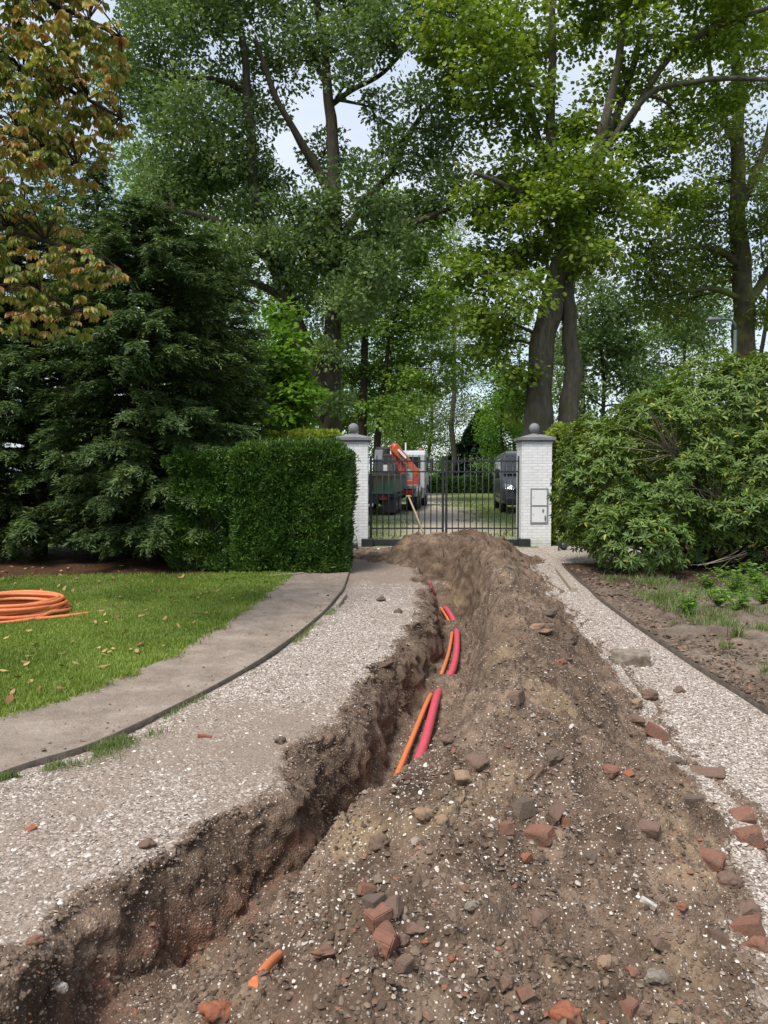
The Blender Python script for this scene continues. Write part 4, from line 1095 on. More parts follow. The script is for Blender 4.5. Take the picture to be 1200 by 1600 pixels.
# ------------------------------------------------------------------ hedges
def hedge(name, label, lo, hi, mat, n, blade, wid, shape, seed, group=None, lean=(0, 0, 0.5), core=(0.02, 0.02, 0.011), bump=0.085, faces=('-y', '+x', '-x', 'top'), round_=0.0):
    global RNG
    RNG = np.random.default_rng(seed)
    base = Vector(((lo[0] + hi[0]) / 2, (lo[1] + hi[1]) / 2, lo[2]))
    root = thing(name, label, 'hedge', base)
    c = 0.13
    mb = MB().box((lo[0] + c, lo[1] + c, lo[2]), (hi[0] - c, hi[1] - c, hi[2] - c))  # solid core box; shade inside the hedge is put into its dark colour
    mb.build('shaded_core', plain('hedge_core_shade', core, 0.95, var=0.6, scale=40, spec=0.05), root, loc=base)
    dx, dy, dz = [hi[k] - lo[k] for k in range(3)]
    areas = {'-y': dx * dz, '+y': dx * dz, '+x': dy * dz, '-x': dy * dz, 'top': dx * dy}
    tot = sum(areas[f] for f in faces)
    Ps, Ds, Ns = [], [], []
    for f in faces:
        m_ = int(n * areas[f] / tot)
        u, v = RNG.uniform(0, 1, m_), RNG.uniform(0, 1, m_)
        dep = RNG.exponential(0.045, m_) - 0.03
        if f in ('-y', '+y'):
            s = -1 if f == '-y' else 1
            p = np.stack([lo[0] + u * dx, np.full(m_, lo[1] if s < 0 else hi[1]), lo[2] + v * dz], -1); nn = np.array([0, s, 0.0])
        elif f in ('+x', '-x'):
            s = 1 if f == '+x' else -1
            p = np.stack([np.full(m_, hi[0] if s > 0 else lo[0]), lo[1] + u * dy, lo[2] + v * dz], -1); nn = np.array([s, 0, 0.0])
        else:
            p = np.stack([lo[0] + u * dx, lo[1] + v * dy, np.full(m_, hi[2])], -1); nn = np.array([0, 0, 1.0])
        wob = bump * fbm(p[:, 0] * 2.6, p[:, 1] * 2.6, p[:, 2] * 2.6, oct=3, seed=seed)
        p = p + nn * (wob - dep)[:, None]
        ex = np.minimum(p[:, 0] - lo[0], hi[0] - p[:, 0]).clip(0, 0.25); ez = (hi[2] - p[:, 2]).clip(0, 0.25); ey = (p[:, 1] - lo[1]).clip(0, 0.25)
        q = [np.exp(-ex / 0.06), np.exp(-ez / 0.06), np.exp(-ey / 0.06)]
        pull = 0.09 * (q[0] * q[1] + q[1] * q[2] + q[0] * q[2])
        cc = np.array([(lo[0] + hi[0]) / 2, (lo[1] + hi[1]) / 2, lo[2] + 0.5 * dz])
        p = p + unit(cc - p) * pull[:, None] + nn * (RNG.uniform(0, 1, m_) > 0.975)[:, None] * RNG.uniform(0.02, 0.1, m_)[:, None]
        Ps.append(p); Ds.append(nn * 0.75 + np.array(lean) + RNG.normal(0, 0.5, (m_, 3))); Ns.append(nn * 0.9 + np.array([0, 0, 0.7]) + RNG.normal(0, 0.5, (m_, 3)))
    P, D, N = np.vstack(Ps), np.vstack(Ds), np.vstack(Ns)
    rn = np.clip(0.5 + 0.25 * fbm(P[:, 0] * 3, P[:, 1] * 3, P[:, 2] * 3, oct=3, seed=seed + 3) + RNG.normal(0, 0.2, len(P)), 0, 1)
    L = blade * RNG.uniform(0.6, 1.3, len(P))
    leaf_obj('foliage', P, D, N, L, np.full(len(P), wid), rn, mat, root, shape, loc=base)
    return root
hx = lambda px, Yd: (px - 600) / F_PX * Yd
hedge('yew_hedge', 'clipped dark green yew hedge block beside the left gate pillar', (hx(362, 12.5), 12.5, 0.03), (hx(542, 13.6), 14.6, at(450, 697, 12.6).z), G_HEDGE, 95000, 0.075, 0.02, 'needle', 61)
hedge('yew_hedge', 'slightly lower left end block of the clipped yew hedge merging into the yew', (hx(266, 12.8), 12.68, 0.03), (hx(362, 12.75), 14.4, at(320, 708, 12.75).z), G_HEDGE, 55000, 0.085, 0.022, 'needle', 62, bump=0.16)
hedge('beech_hedge', 'light green beech hedge top showing behind the yew hedge and left pillar', (-6.2, 17.3, 0.0), (-0.98, 18.3, at(450, 677, 17.5).z), G_BEECH, 24000, 0.085, 0.055, 'oval', 63, bump=0.04)
hedge('beech_hedge', 'light green beech hedge between right gate pillar and rhododendron', (3.88, 17.4, 0.0), (11.5, 18.4, at(880, 668, 17.6).z), G_BEECH, 24000, 0.085, 0.055, 'oval', 64, bump=0.06)
hedge('far_hedge', 'long low dark clipped hedge across the far end of the yard', (-6, 64, 0.0), (14, 65.5, at(700, 748, 64).z), G_HEDGE, 22000, 0.22, 0.09, 'quad', 65, bump=0.08)
def far_lawn():
    V = np.array([(-30, 66, 0.02), (40, 66, 0.02), (40, 110, 1.9), (-30, 110, 1.9)])
    o = np_mesh('far_lawn', V, [np.array([[0, 1, 2, 3]])], plain('bright_far_grass', (0.16, 0.24, 0.04), 0.9, var=0.3, scale=0.4))  # one bright grass green, varied by noise
    o['kind'] = 'structure'
far_lawn()

# ------------------------------------------------------------------ rhododendron
def rhododendron():
    global RNG
    RNG = np.random.default_rng(71)
    Yc = 12.9
    base = Vector((hx(1040, Yc), Yc, 0))
    root = thing('rhododendron', 'big rounded rhododendron with whorled leaves and bare twigs right of the gate pillar', 'shrub', base)
    E = [(950, 765, 84, 95, 13.2, 0.9), (935, 715, 62, 62, 13.6, 0.8), (1040, 700, 100, 95, 13.2, 1.25), (1120, 650, 100, 90, 13.4, 1.3), (1200, 640, 100, 85, 13.3, 1.3), (1180, 740, 100, 85, 12.9, 1.2),
         (1000, 842, 82, 58, 12.25, 0.75), (1150, 800, 70, 45, 12.6, 0.9), (1040, 780, 70, 60, 12.7, 0.7), (1280, 760, 110, 120, 13, 1.3), (905, 800, 38, 60, 13.6, 0.6), (955, 845, 40, 40, 12.7, 0.5), (1095, 845, 60, 42, 13.1, 0.6), (1215, 835, 60, 50, 12.8, 0.7), (1075, 745, 70, 60, 12.6, 0.7)]
    Ps, Os, = [], []
    Ec = [(np.array(at(a, b_, Yd)), np.array([c / F_PX * Yd, ry, d / F_PX * Yd])) for a, b_, c, d, Yd, ry in E]
    for i, (c, r) in enumerate(Ec):
        n = int(430 * (r[0] * r[1] + r[0] * r[2] + r[1] * r[2]) / 3 / 0.75)
        d = rdir(n, 0.25)
        p = c + d * r * (1 + 0.1 * fbm(d[:, 0] * 3 + i, d[:, 1] * 3, d[:, 2] * 3, oct=2, seed=72) - RNG.exponential(0.09, n))[:, None]
        ok = np.ones(n, bool)
        for k, (c2, r2) in enumerate(Ec):
            if k != i: ok &= (((p - c2) / r2) ** 2).sum(1) > 0.62
        ok &= p[:, 2] > 0.12
        Ps.append(p[ok]); Os.append(unit(d[ok] / r))
    P, O = np.vstack(Ps), np.vstack(Os)
    # a ragged opening with bare twigs
    def inhole(p):
        px = 600 + p[:, 0] / p[:, 1] * F_PX; py = HORIZON + (CAM_H - p[:, 2]) / p[:, 1] * F_PX
        h1 = ((px - 1035) / 48) ** 2 + ((py - 690) / 34) ** 2 < 1
        h2 = ((px - 1020) / 40) ** 2 + ((py - 735) / 22) ** 2 < 1
        h3 = ((px - 1105) / 28) ** 2 + ((py - 760) / 22) ** 2 < 1
        return (h1 | h2 | h3) & (p[:, 1] < 12.95)
    P, O = [q[~inhole(P)] for q in (P, O)]
    kk = 9
    ax = unit(O * 0.8 + np.array([0, 0, 0.75]) + RNG.normal(0, 0.2, O.shape))
    t1 = unit(np.cross(ax, np.array([0.3, 0.2, 0.9])[None] + 0 * ax)); t2 = np.cross(ax, t1)
    n = len(P)
    ph = RNG.uniform(0, 2 * pi, (n, 1)) + np.arange(kk)[None] * 2 * pi / kk + RNG.normal(0, 0.15, (n, kk))
    el = RNG.normal(0.22, 0.28, (n, kk))
    D = (t1[:, None] * np.cos(ph)[..., None] + t2[:, None] * np.sin(ph)[..., None]) * np.cos(el)[..., None] + ax[:, None] * np.sin(el)[..., None]
    N = ax[:, None] - D * 0.2 + RNG.normal(0, 0.12, D.shape)
    sz = RNG.uniform(0.088, 0.13, (n, 1)) * RNG.uniform(0.75, 1.15, (n, kk))
    PP = np.repeat(P[:, None], kk, 1) + D * 0.012
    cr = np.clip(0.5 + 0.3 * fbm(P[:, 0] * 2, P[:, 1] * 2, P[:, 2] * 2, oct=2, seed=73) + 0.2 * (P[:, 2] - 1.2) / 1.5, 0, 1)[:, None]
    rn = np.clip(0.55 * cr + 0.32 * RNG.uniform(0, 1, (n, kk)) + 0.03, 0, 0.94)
    yl = RNG.uniform(0, 1, (n, kk)) < 0.02
    rn = np.where(yl, RNG.uniform(0.965, 1, (n, kk)), rn)
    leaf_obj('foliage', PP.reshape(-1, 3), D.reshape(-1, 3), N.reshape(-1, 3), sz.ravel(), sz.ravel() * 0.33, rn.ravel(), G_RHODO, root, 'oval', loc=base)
    # stems from the ground into the crown
    mb = MB()
    g = RNG
    for i in range(20):
        c, r = Ec[g.integers(0, len(Ec))]
        e = c + rdir(1)[0] * r * 0.75
        s = np.array([base.x + g.normal(0.8, 0.55), Yc + 0.2 + abs(g.normal(0, 0.3)), 0.0])
        m_ = (s + e) / 2 + g.normal(0, 0.2, 3)
        tt = np.linspace(0, 1, 7)[:, None]
        q = (1 - tt) ** 2 * s + 2 * tt * (1 - tt) * m_ + tt ** 2 * e
        q[:, 2] = np.maximum(q[:, 2], 0.02)
        mb.tube([tuple(p) for p in q], list(np.linspace(0.035, 0.012, 7)), 5, caps=False)
    mb.build('stem', B_DARK, root, loc=base, fix=False)
    tw = MB()
    for (px, py, ex, ey, Yd, num) in ((1058, 712, 1030, 655, 12.6, 16), (1050, 705, 985, 700, 12.6, 12), (1120, 775, 1095, 745, 12.3, 9), (1130, 800, 1110, 770, 12.2, 7), (1130, 800, 1195, 745, 12.2, 6), (1160, 860, 1090, 880, 12.2, 4), (1165, 790, 1200, 770, 12.2, 5)):
        for i in range(num):
            a = np.array(at(px + g.normal(0, 5), py + g.normal(0, 6), Yd + 0.2)); b_ = np.array(at(ex + g.normal(0, 20), ey + g.normal(0, 14), Yd - 0.15 + g.normal(0, 0.12)))
            m_ = (a + b_) / 2 + g.normal(0, 0.06, 3); tt = np.linspace(0, 1, 6)[:, None]
            q = (1 - tt) ** 2 * a + 2 * tt * (1 - tt) * m_ + tt ** 2 * b_
            tw.tube([tuple(p) for p in q], list(np.linspace(0.009, 0.004, 6)), 4, caps=False)
    o = tw.build('bare_twig', plain('dry_twig', (0.3, 0.24, 0.175), 0.85, var=0.3, scale=20), root, loc=base, fix=False)
    o['label'] = 'bare dry twigs in a leafless gap of the rhododendron'
    # dim leafy interior
    inn = []
    for c, r in Ec:
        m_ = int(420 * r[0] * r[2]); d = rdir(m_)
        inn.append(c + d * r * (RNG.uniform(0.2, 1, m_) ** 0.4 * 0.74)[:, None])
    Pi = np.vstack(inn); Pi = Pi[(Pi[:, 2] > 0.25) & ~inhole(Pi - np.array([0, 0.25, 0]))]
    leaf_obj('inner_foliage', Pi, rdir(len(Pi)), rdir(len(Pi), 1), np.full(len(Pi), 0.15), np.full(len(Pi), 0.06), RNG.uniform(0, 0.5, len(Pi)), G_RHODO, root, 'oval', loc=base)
rhododendron()

# ------------------------------------------------------------------ horse chestnut boughs hanging in at top left
def chestnut():
    global RNG
    RNG = np.random.default_rng(81)
    base = Vector((-7.3, 8.2, 0))
    root = thing('horse_chestnut', 'horse chestnut with browning orange autumn leaves hanging in at top left', 'tree', base)
    mb = MB()
    def bz(a, m_, b_, n=9):
        tt = np.linspace(0, 1, n)[:, None]
        return (1 - tt) ** 2 * np.array(a) + 2 * tt * (1 - tt) * np.array(m_) + tt ** 2 * np.array(b_)
    mb.tube([(-7.3, 8.2, 0), (-7.28, 8.2, 1.5), (-7.35, 8.25, 3.5), (-7.3, 8.3, 6), (-7.2, 8.2, 9)], [.36, .3, .27, .2, .1], 12)
    cl = [(70, 30, 95, 55, 7.8), (150, 62, 48, 40, 7.6), (40, 100, 90, 55, 7.4), (110, 130, 80, 50, 7.5), (160, 175, 40, 35, 7.6), (50, 190, 85, 55, 7.2), (120, 215, 50, 40, 7.4), (20, 265, 70, 50, 7.2), (90, 268, 45, 32, 7.3),
          (15, 345, 55, 40, 7.3), (75, 345, 42, 28, 7.2), (40, 410, 75, 34, 7.0), (115, 415, 60, 28, 7.0), (165, 420, 22, 16, 6.95), (40, 460, 65, 26, 6.9), (115, 470, 48, 22, 6.9), (30, 505, 55, 20, 6.8), (90, 500, 40, 16, 6.8), (-60, 200, 90, 200, 7.6), (-60, 430, 70, 90, 7.2), (60, -60, 150, 60, 7.8), (-40, 40, 80, 60, 7.6)]
    limbs = []
    for px, py, ex, ey, Yd in ((-200, -60, 190, 60, 7.6), (-200, 60, 190, 185, 7.6), (-220, 160, 120, 260, 7.3), (-220, 330, 185, 425, 7.0), (-200, 380, 110, 490, 6.9)):
        a, b_ = np.array(at(px, py, 8.2)), np.array(at(ex, ey, Yd))
        m_ = (a + b_) / 2 + np.array([0, 0, 0.35])
        q = bz(a, m_, b_); mb.tube([tuple(p) for p in q], list(np.linspace(0.06, 0.012, 9)), 6); limbs.append(q)
        st = np.array([-7.3, 8.2, a[2] - 0.8]); q2 = bz(st, (st + a) / 2 + np.array([0, 0, -0.1]), a, 5)
        mb.tube([tuple(p) for p in q2], list(np.linspace(0.1, 0.06, 5)), 7)
    S = np.vstack(limbs)
    Ps, Ds, Ns, Ls, Rn = [], [], [], [], []
    for px, py, rx, rz, Yd in cl:
        c = np.array(at(px, py, Yd)); r = np.array([rx / F_PX * Yd, 0.55, rz / F_PX * Yd])
        n = int(150 * r[0] * r[2] / 0.12) if px > -30 else int(60 * r[0] * r[2] / 0.12)
        n = max(10, int(n * 0.46))
        for i in range(n):
            p = c + rdir(1)[0] * r * RNG.uniform(0.1, 1) ** 0.45
            j = int(np.argmin(np.linalg.norm(S - p, axis=1)))
            s = S[j]
            if np.linalg.norm(s - p) < 1.6 and i % 2 == 0:
                q = bz(s, (s + p) / 2 + np.array([0, 0, 0.08]), p, 4)
                mb.tube([tuple(v) for v in q], [0.008, 0.006, 0.004, 0.003], 3, caps=False)
            az = RNG.uniform(0, 2 * pi); tilt = RNG.uniform(0.0, 0.8)
            out = np.array([cos(az), sin(az), 0.0]); sidev = np.array([-sin(az), cos(az), 0.0])
            kf = RNG.integers(5, 8)
            crn = np.clip(RNG.normal(0.35, 0.25) - 0.1 * (py > 300) * 0 , 0, 1)
            sz = RNG.uniform(0.07, 0.135)
            for k in range(kf):
                an = (k - (kf - 1) / 2) * 0.62
                d = out * cos(an) + sidev * sin(an); d = d + np.array([0, 0, -0.35 - tilt * 0.6])
                Ps.append(p); Ds.append(d); Ns.append(np.array([0, 0, 1.0]) + out * 0.4 + RNG.normal(0, 0.25, 3))
                Ls.append(sz * (1.0 - 0.32 * abs(an) / 1.9)); Rn.append(np.clip(crn + RNG.normal(0, 0.12), 0, 1))
    P, D, N, L = np.array(Ps), np.array(Ds), np.array(Ns), np.array(Ls)
    mb.build('trunk', B_DARK, root, loc=base, fix=False)
    leaf_obj('crown', P, D, N, L, L * 0.4, np.array(Rn), G_CHEST, root, 'obov', loc=base, curl=1.4)
chestnut()
# ------------------------------------------------------------------ white brick gate pillars
RNG = np.random.default_rng(91)
def brick_white():
    m, n, l, b = new_mat("white_painted_brick")
    tc = n.new('ShaderNodeTexCoord'); sx = n.new('ShaderNodeSeparateXYZ'); l.new(tc.outputs['Object'], sx.inputs['Vector'])
    ad = n.new('ShaderNodeMath'); ad.operation = 'ADD'; l.new(sx.outputs['X'], ad.inputs[0]); l.new(sx.outputs['Y'], ad.inputs[1])
    cb = n.new('ShaderNodeCombineXYZ'); l.new(ad.outputs[0], cb.inputs['X']); l.new(sx.outputs['Z'], cb.inputs['Y'])
    br = n.new('ShaderNodeTexBrick')
    br.inputs['Scale'].default_value = 1.0; br.inputs['Brick Width'].default_value = 0.215; br.inputs['Row Height'].default_value = 0.0645
    br.inputs['Mortar Size'].default_value = 0.007; br.inputs['Mortar Smooth'].default_value = 0.4
    br.inputs['Color1'].default_value = (0.82, 0.82, 0.82, 1); br.inputs['Color2'].default_value = (0.74, 0.74, 0.74, 1); br.inputs['Mortar'].default_value = (0.64, 0.64, 0.64, 1)
    l.new(cb.outputs['Vector'], br.inputs['Vector'])
    g = nz(n, l, 3.0, 6, tc.outputs['Object']); r = ramp(n, [(0.3, (0.9, 0.89, 0.88)), (0.6, (1, 1, 1))]); l.new(g.outputs['Fac'], r.inputs['Fac'])
    mx = n.new('ShaderNodeMixRGB'); mx.blend_type = 'MULTIPLY'; mx.inputs['Fac'].default_value = 1
    l.new(br.outputs['Color'], mx.inputs['Color1']); l.new(r.outputs['Color'], mx.inputs['Color2'])
    # green-grey splash stain close to the ground
    st = n.new('ShaderNodeMapRange'); l.new(sx.outputs['Z'], st.inputs['Value']); st.inputs['From Min'].default_value = 0.28; st.inputs['From Max'].default_value = 0.0
    g2 = nz(n, l, 9.0, 6, tc.outputs['Object']); sm = n.new('ShaderNodeMath'); sm.operation = 'MULTIPLY'; l.new(st.outputs['Result'], sm.inputs[0]); l.new(g2.outputs['Fac'], sm.inputs[1])
    mx2 = n.new('ShaderNodeMixRGB'); l.new(sm.outputs[0], mx2.inputs['Fac']); l.new(mx.outputs['Color'], mx2.inputs['Color1']); mx2.inputs['Color2'].default_value = (0.33, 0.3, 0.24, 1)
    l.new(mx2.outputs['Color'], b.inputs['Base Color']); b.inputs['Roughness'].default_value = 0.6
    bb = n.new('ShaderNodeBump'); bb.inputs['Strength'].default_value = 0.9; bb.inputs['Distance'].default_value = 0.008; bb.invert = True
    l.new(br.outputs['Fac'], bb.inputs['Height']); l.new(bb.outputs['Normal'], b.inputs['Normal'])
    return m
M_BRICKW = brick_white()
M_CAP = plain("grey_concrete_cap", (0.2, 0.2, 0.205), 0.8, var=0.25, scale=12, bump=0.3)
M_IRON = plain("anthracite_paint", (0.022, 0.024, 0.028), 0.45, var=0.2, scale=6)
M_WHITE = plain("white_enamel", (0.72, 0.73, 0.73), 0.4, var=0.04, scale=5)
M_GREYFR = plain("grey_metal_frame", (0.28, 0.29, 0.3), 0.45, 0.3, var=0.1)
PY = 17.3                                   # front face of the pillars
def pillar(px0, px1, label):
    x0, x1 = hx(px0, PY), hx(px1, PY)
    w = x1 - x0; cx = (x0 + x1) / 2; cy = PY + w / 2
    zt = at(px0, 690, PY).z
    root = thing('gate_pillar', label, 'gate pillar', (cx, cy, 0))
    MB().box((-w / 2, -w / 2, -0.03), (w / 2, w / 2, zt), bevel=0.006).build('shaft', M_BRICKW, root)
    c = w / 2 + 0.07
    mb = MB()
    mb.box((-c + 0.03, -c + 0.03, zt), (c - 0.03, c - 0.03, zt + 0.035), bevel=0.004)
    b0, b1 = zt + 0.035, zt + 0.095
    V = []
    for z, h in ((b0, c), (b1, c), (b1 + 0.075, c * 0.32)):
        V += [(-h, -h, z), (h, -h, z), (h, h, z), (-h, h, z)]
    Fc = [[3, 2, 1, 0], [8, 9, 10, 11]] + [[i + k, i + (k + 1) % 4, i + 4 + (k + 1) % 4, i + 4 + k] for i in (0, 4) for k in range(4)]
    mb.add(V, Fc)
    mb.build('cap', M_CAP, root)
    top = b1 + 0.075
    R = 0.118
    prof = [(0.075, top - 0.004), (0.07, top + 0.02), (0.05, top + 0.035)] + [(max(0.001, R * sin(a)), top + 0.03 + R - R * cos(a)) for a in np.linspace(0.45, pi - 0.01, 14)]
    MB().lathe(prof, 28).build('ball', M_CAP, root)
    return cx, cy, w, zt
pL = pillar(528, 575, 'left white painted brick gate pillar with grey cap and ball, half behind the yew hedge')
pR = pillar(815, 862, 'right white painted brick gate pillar with grey cap, ball and meter doors')

# meter cabinet let into the right pillar
def cabinet():
    a, b_ = at(829, 763, PY), at(856, 818, PY)
    cx, w, z0, z1 = (a.x + b_.x) / 2, b_.x - a.x, b_.z, a.z
    root = thing('meter_cabinet', 'white two-door meter cabinet in grey frame on right gate pillar', 'meter cabinet', (cx, PY, z0))
    h = z1 - z0; f = 0.025
    mb = MB()
    mb.box((-w / 2, -0.02, 0), (-w / 2 + f, 0.03, h)).box((w / 2 - f, -0.02, 0), (w / 2, 0.03, h))
    zm = h * 0.5
    for zz in (0, zm - f / 2, h - f): mb.box((-w / 2 + f, -0.019, zz), (w / 2 - f, 0.03, zz + f))
    mb.box((-w / 2 + f, 0.004, f), (w / 2 - f, 0.03, h - f))
    mb.build('frame', M_GREYFR, root)
    for z_a, z_b, nm in ((f, zm - f / 2, 'l'), (zm + f / 2, h - f, 'u')):
        d = MB().box((-w / 2 + f + 0.004, -0.014, z_a + 0.004), (w / 2 - f - 0.004, 0.0, z_b - 0.004), bevel=0.003).build('door', M_WHITE, root)
        d['label'] = 'upper plain white door of the meter cabinet' if nm == 'u' else 'lower white door of the meter cabinet with lock and handle'
        MB().tube([(-w * 0.32, -0.02, (z_a + z_b) / 2), (-w * 0.32, -0.012, (z_a + z_b) / 2)], 0.009, 10).build('lock', M_IRON, d)
        if nm == 'l':
            MB().box((w * 0.16, -0.022, z_b - 0.13), (w * 0.27, -0.013, z_b - 0.06)).box((w * 0.19, -0.026, z_b - 0.11), (w * 0.24, -0.021, z_b - 0.08)).build('label_plate', M_GREYFR, d)
            MB().tube([(w * 0.33, -0.03, z_a + 0.04), (w * 0.33, -0.03, z_a + 0.16)], 0.012, 8).box((w * 0.33 - 0.008, -0.03, z_a + 0.09), (w * 0.33 + 0.008, -0.012, z_a + 0.11)).build('handle', M_IRON, d)
cabinet()

# ------------------------------------------------------------------ wrought double gate
GY = PY + 0.34
def gate():
    zz = lambda py: at(693, py, GY).z
    z_bot, z_low, z_mid, z_top, z_tip = zz(842), zz(825.5), zz(737), zz(720.5), zz(712.5)
    xa, xm0, xm1, xb = hx(577.5, GY), hx(693.3, GY), hx(696.0, GY), hx(812.5, GY)
    def leaf(x0, x1, label, hinge, nb):
        root = thing('gate_leaf', label, 'gate', (hinge, GY, 0), 0, 'two leaves of the driveway gate')
        o = hinge
        for xs, zt in ((x0, z_tip), (x1, z_tip)):
            MB().box((xs - o - 0.026, -0.026, z_bot + 0.03), (xs - o + 0.026, 0.026, zt), bevel=0.004).build('stile', M_IRON, root)
        for z in (z_low, z_mid, z_top):
            lo, hi = min(x0, x1) - o + 0.026, max(x0, x1) - o - 0.026
            MB().box((lo, -0.016, z - 0.017), (hi, 0.016, z + 0.017)).build('rail', M_IRON, root)
        for i in range(1, nb + 1):
            x = x0 + (x1 - x0) * i / (nb + 1) - o
            MB().tube([(x, 0, z_bot + 0.05), (x, 0, z_tip - 0.02)], 0.0115, 8).tube([(x, 0, z_tip - 0.02), (x, 0, z_tip + 0.035)], [0.0115, 0.003], 8).build('bar', M_IRON, root)
        hs = 1 if x0 < x1 else -1
        for z in (z_low + 0.12, (z_low + z_mid) / 2 - 0.05, z_mid - 0.25):
            MB().tube([(-hs * 0.045, -0.01, z - 0.04), (-hs * 0.045, -0.01, z + 0.04)], 0.016, 8).box((-hs * 0.05 - 0.02, -0.02, z - 0.012), (-hs * 0.05 + 0.02, 0.0, z + 0.012)).build('hinge', M_IRON, root)
    leaf(xa + 0.03, xm0 - 0.018, 'left dark iron bar gate leaf in front of the red crane truck', xa + 0.03, 11)
    leaf(xb - 0.03, xm1 + 0.022, 'right dark iron bar gate leaf in front of the grey van', xb - 0.03, 11)
    # the low beam the gate closes on, with a drive housing at both ends
    root = thing('gate_threshold', 'dark steel beam with end housings lying under the gate leaves', 'gate beam', ((xa + xb) / 2, GY - 0.12, 0))
    w = (xb - xa) / 2
    MB().box((-w + 0.02, -0.06, 0.005), (w - 0.02, 0.06, z_bot), bevel=0.008).build('beam', M_IRON, root)
    for s in (-1, 1):
        MB().box((s * (w + 0.05) - 0.13, -0.26, -0.01), (s * (w + 0.05) + 0.13, 0.05, z_bot + 0.035), bevel=0.012).build('drive_housing', M_IRON, root)
gate()

# ------------------------------------------------------------------ garden lights at the pillars
M_LAMPG = plain("dark_grey_lamp", (0.05, 0.055, 0.06), 0.4, 0.2, var=0.1)
M_LENS = plain("lamp_lens", (0.25, 0.26, 0.27), 0.15, var=0.05)
def garden_light(px, py, label, h, spot):
    b_ = gp(px, py, Z_BED)
    root = thing('garden_light', label, 'garden light', b_)
    MB().tube([(0, 0, -0.03), (0, 0, h)], 0.018, 10).build('post', M_LAMPG, root)
    hd = MB().tube([(0, 0, h - 0.01), (0, 0, h + 0.09)], 0.045, 14).lathe([(0.05, h + 0.09), (0.055, h + 0.1), (0.02, h + 0.12), (0.001, h + 0.122)], 14).build('head', M_LAMPG, root)
    MB().lathe([(0.047, h + 0.02), (0.047, h + 0.05)], 14).build('lens', M_LENS, hd)
    if spot:
        MB().tube([(0.05, 0.1, -0.02), (0.05, 0.1, 0.03)], 0.05, 12).build('spike_base', M_LAMPG, root)
        MB().lathe([(0.001, -0.07), (0.05, -0.06), (0.085, 0.0), (0.09, 0.07), (0.07, 0.075), (0.001, 0.06)], 18, M=T(0.13, 0.1, 0.1, rx=-0.9, rz=0.5)).build('spotlight', M_LAMPG, root)
garden_light(873, 862, 'slim dark post light with a round spotlight at the right pillar foot', 0.37, True)
def side_box():
    b_ = Vector((hx(549, 16.9), 16.9, Z_STRIP))
    root = thing('intercom_post', 'dark intercom box on a short post between yew hedge and left pillar', 'intercom', b_)
    MB().tube([(0, 0, -0.03), (0, 0, 0.28)], 0.022, 10).build('post', M_LAMPG, root)
    MB().box((-0.06, -0.05, 0.28), (0.06, 0.05, 0.45), bevel=0.01).build('housing', M_LAMPG, root)
    MB().box((-0.12, -0.16, -0.02), (0.14, 0.1, 0.09), bevel=0.012).build('cable_box', M_LAMPG, root)
    MB().tube([(0.03, -0.02, 0.3), (0.11, -0.06, 0.25), (0.13, -0.08, 0.12), (0.09, -0.1, 0.06)], 0.007, 6).build('cable', M_IRON, root)
side_box()

# ------------------------------------------------------------------ street lamp above the rhododendron
def street_lamp():
    Yd = 21.0; x = hx(1143, Yd); zt = at(1143, 510, Yd).z
    root = thing('street_lamp', 'green street lamp with curved arm above the rhododendron', 'street lamp', (x, Yd, 0))
    M_ = plain("green_grey_lamp_paint", (0.06, 0.09, 0.085), 0.5, 0.2, var=0.1)
    MB().tube([(0, 0, 0), (0, 0, 1.0), (0, 0, zt - 0.1)], [0.07, 0.06, 0.045], 12).build('pole', M_, root)
    MB().tube([(0, 0, zt - 0.12), (-0.01, 0, zt + 0.05), (-0.08, 0, zt + 0.15), (-0.2, 0, zt + 0.19), (-0.38, 0, zt + 0.2)], 0.034, 10).build('arm', M_, root)
    hd = MB().lathe([(0.001, -0.02), (0.07, -0.01), (0.09, 0.05), (0.06, 0.1), (0.001, 0.11)], 16, M=T(-0.58, 0, zt + 0.14) @ Matrix.Diagonal((2.4, 1.1, 1, 1))).build('lamp_head', plain("lamp_shell", (0.12, 0.13, 0.12), 0.4, var=0.1), root)
    MB().lathe([(0.001, -0.045), (0.06, -0.03), (0.07, -0.005)], 14, M=T(-0.58, 0, zt + 0.14) @ Matrix.Diagonal((2.1, 1, 1, 1))).build('lens', M_LENS, hd)
street_lamp()

# ------------------------------------------------------------------ vehicles beyond the gate
M_TYRE = plain("tyre_rubber", (0.018, 0.018, 0.018), 0.85, var=0.3, scale=12)
M_RIM = plain("steel_rim", (0.24, 0.24, 0.25), 0.45, 0.5, var=0.2)
M_CHAS = plain("dirty_chassis", (0.03, 0.03, 0.032), 0.8, var=0.5, scale=8)
M_RED = plain("crane_red", (0.42, 0.055, 0.03), 0.42, var=0.3, scale=3)
M_ORANGE = plain("crane_orange", (0.45, 0.1, 0.035), 0.45, var=0.3, scale=3)
M_CAB = plain("cab_white", (0.47, 0.5, 0.52), 0.35, var=0.06, scale=3)
M_SKIRT = plain("silver_side_panel", (0.28, 0.29, 0.3), 0.5, 0.2, var=0.35, scale=4)
M_GLASS = plain("dark_vehicle_glass", (0.02, 0.025, 0.028), 0.06, var=0.2, spec=0.8)
M_LAMPR = plain("red_tail_lamp", (0.45, 0.02, 0.015), 0.25, var=0.1)
M_LAMPW = plain("clear_head_lamp", (0.6, 0.62, 0.64), 0.12, 0.3, var=0.1)
M_SIGN = plain("white_sign_plate", (0.72, 0.74, 0.76), 0.5, var=0.04)
M_SHADEGREY = plain("galvanised_steel", (0.07, 0.075, 0.085), 0.5, 0.5, var=0.3)
